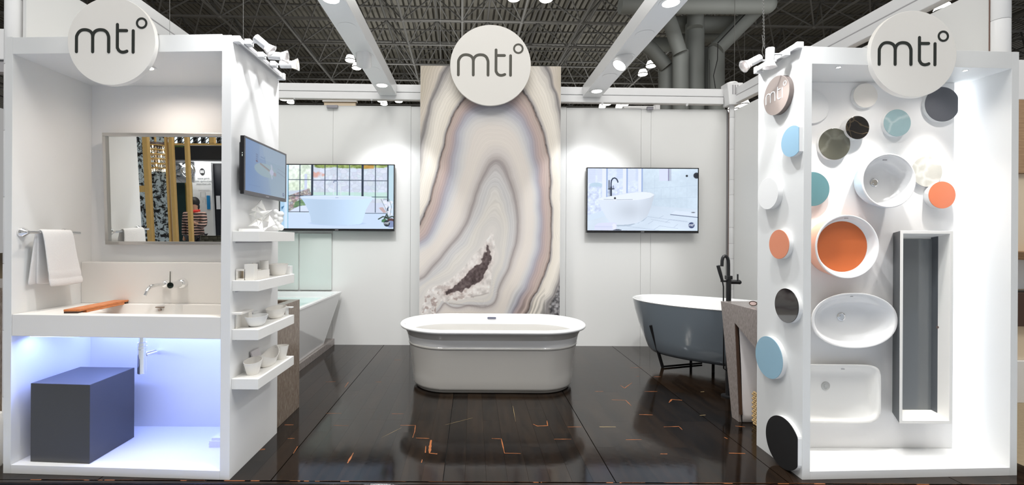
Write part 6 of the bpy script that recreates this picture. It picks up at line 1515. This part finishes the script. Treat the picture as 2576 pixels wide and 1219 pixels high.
# body (head, neck, forearm and hand), continuous
vs = [(0, 0, .92), (0, 0, 1.10), (0, .0, 1.30), (0, 0, 1.40), (.0, .01, 1.50), (.0, .02, 1.58), (0, .01, 1.66), (.17, 0, 1.36), (.22, .10, 1.13), (.20, .30, 1.18), (.19, .36, 1.20), (-.17, 0, 1.36), (-.22, -.05, 1.10), (-.22, .02, .88), (-.22, .05, .80), (.09, .0, .88), (.10, .10, .48), (.10, -.02, .08), (.10, .12, .03), (-.09, 0, .88), (-.10, -.10, .50), (-.10, -.30, .13), (-.10, -.20, .03)]
es = [(0, 1), (1, 2), (2, 3), (3, 4), (4, 5), (5, 6), (2, 7), (7, 8), (8, 9), (9, 10), (2, 11), (11, 12), (12, 13), (13, 14), (0, 15), (15, 16), (16, 17), (17, 18), (0, 19), (19, 20), (20, 21), (21, 22)]
rs = [(.13, .10), (.12, .09), (.15, .10), .055, .075, .088, .06, .055, .042, .030, .034, .055, .042, .030, .034, .085, .055, .038, .032, .085, .055, .038, .032]
skin('body', vs, es, rs, skinm, t)
for k in range(5):
    a = (-.5 + k * .25); base = Vector((.19, .37, 1.20)); d = Vector((math.sin(a) * .03, .035 if k else .01, .02 * math.cos(a)))
    skin('finger', [tuple(base + d * .2), tuple(base + d * 1.0), tuple(base + d * 1.4 + Vector((-.012, .008, .016)))], [(0, 1), (1, 2)], [.010, .009, .007], skinm, t, 1)
skin('coat', [(0, 0, .80), (0, 0, .95), (0, 0, 1.12), (0, 0, 1.30), (0, 0, 1.38), (.18, 0, 1.35), (.24, .09, 1.12), (.205, .28, 1.175), (-.18, 0, 1.35), (-.24, -.05, 1.10), (-.23, .02, .90)], [(0, 1), (1, 2), (2, 3), (3, 4), (3, 5), (5, 6), (6, 7), (3, 8), (8, 9), (9, 10)], [(.21, .16), (.19, .15), (.165, .13), (.18, .13), (.08, .08), .085, .068, .05, .085, .068, .05], stripe, t)
skin('trousers', [(0, 0, .92), (.09, 0, .86), (.10, .10, .50), (.10, -.02, .12), (-.09, 0, .86), (-.10, -.10, .52), (-.10, -.29, .16)], [(0, 1), (1, 2), (2, 3), (0, 4), (4, 5), (5, 6)], [(.15, .12), .10, .075, .06, .10, .075, .06], mat('dark_trousers', (.02, .02, .025), .8), t)
mb = MB().ball(pb + Vector((0, -.005, 1.615)), .108, (.92, 1.02, 1.05), 18).ball(pb + Vector((0, -.04, 1.52)), .085, (1, .8, 1.1), 14)
MB().ball(pb + Vector((0, .108, 1.565)), .018, (.7, 1, 1.2), 8).build('nose', skinm, t, smooth=60)
mb.build('hair', mat('dark_hair', (.012, .010, .010), .5), t, smooth=80)
skin('scarf', [(.09, .0, 1.43), (.03, .08, 1.42), (-.07, .05, 1.43), (-.08, -.05, 1.44), (.02, -.08, 1.44), (.09, -.02, 1.43)], [(0, 1), (1, 2), (2, 3), (3, 4), (4, 5)], [.035] * 6, mat('red_scarf', srgb(214, 50, 40), .7), t, 1)
t = thing('phone', 'small phone with a glowing blue screen held by the walking person', 'phone', pb + Vector((.19, .42, 1.21))); c0 = pb + Vector((.19, .42, 1.22))
MB().box(c0.x - .036, c0.x + .036, c0.y - .004, c0.y + .004, c0.z - .07, c0.z + .07).build('case', M['mblack'], t, bevel=.003); MB().box(c0.x - .032, c0.x + .032, c0.y + .0042, c0.y + .005, c0.z - .064, c0.z + .064).build('screen', emis('phone_blue', (.3, .4, 1), 3), t)

t = thing('opposite_stand', 'long grey wall of the stands across the aisle, behind the camera', 'wall panel', (2.0, -3.6, -.05))
for k in range(7): MB().box(-4.3 + k * 2.0, -4.3 + k * 2.0 + 1.985, -3.7, -3.6, -.05, 3.0 - .35 * (k % 2)).build('panel', mat('opposite_grey', srgb(*[(206, 200, 190), (150, 148, 146), (226, 222, 214)][k % 3]), .5), t)
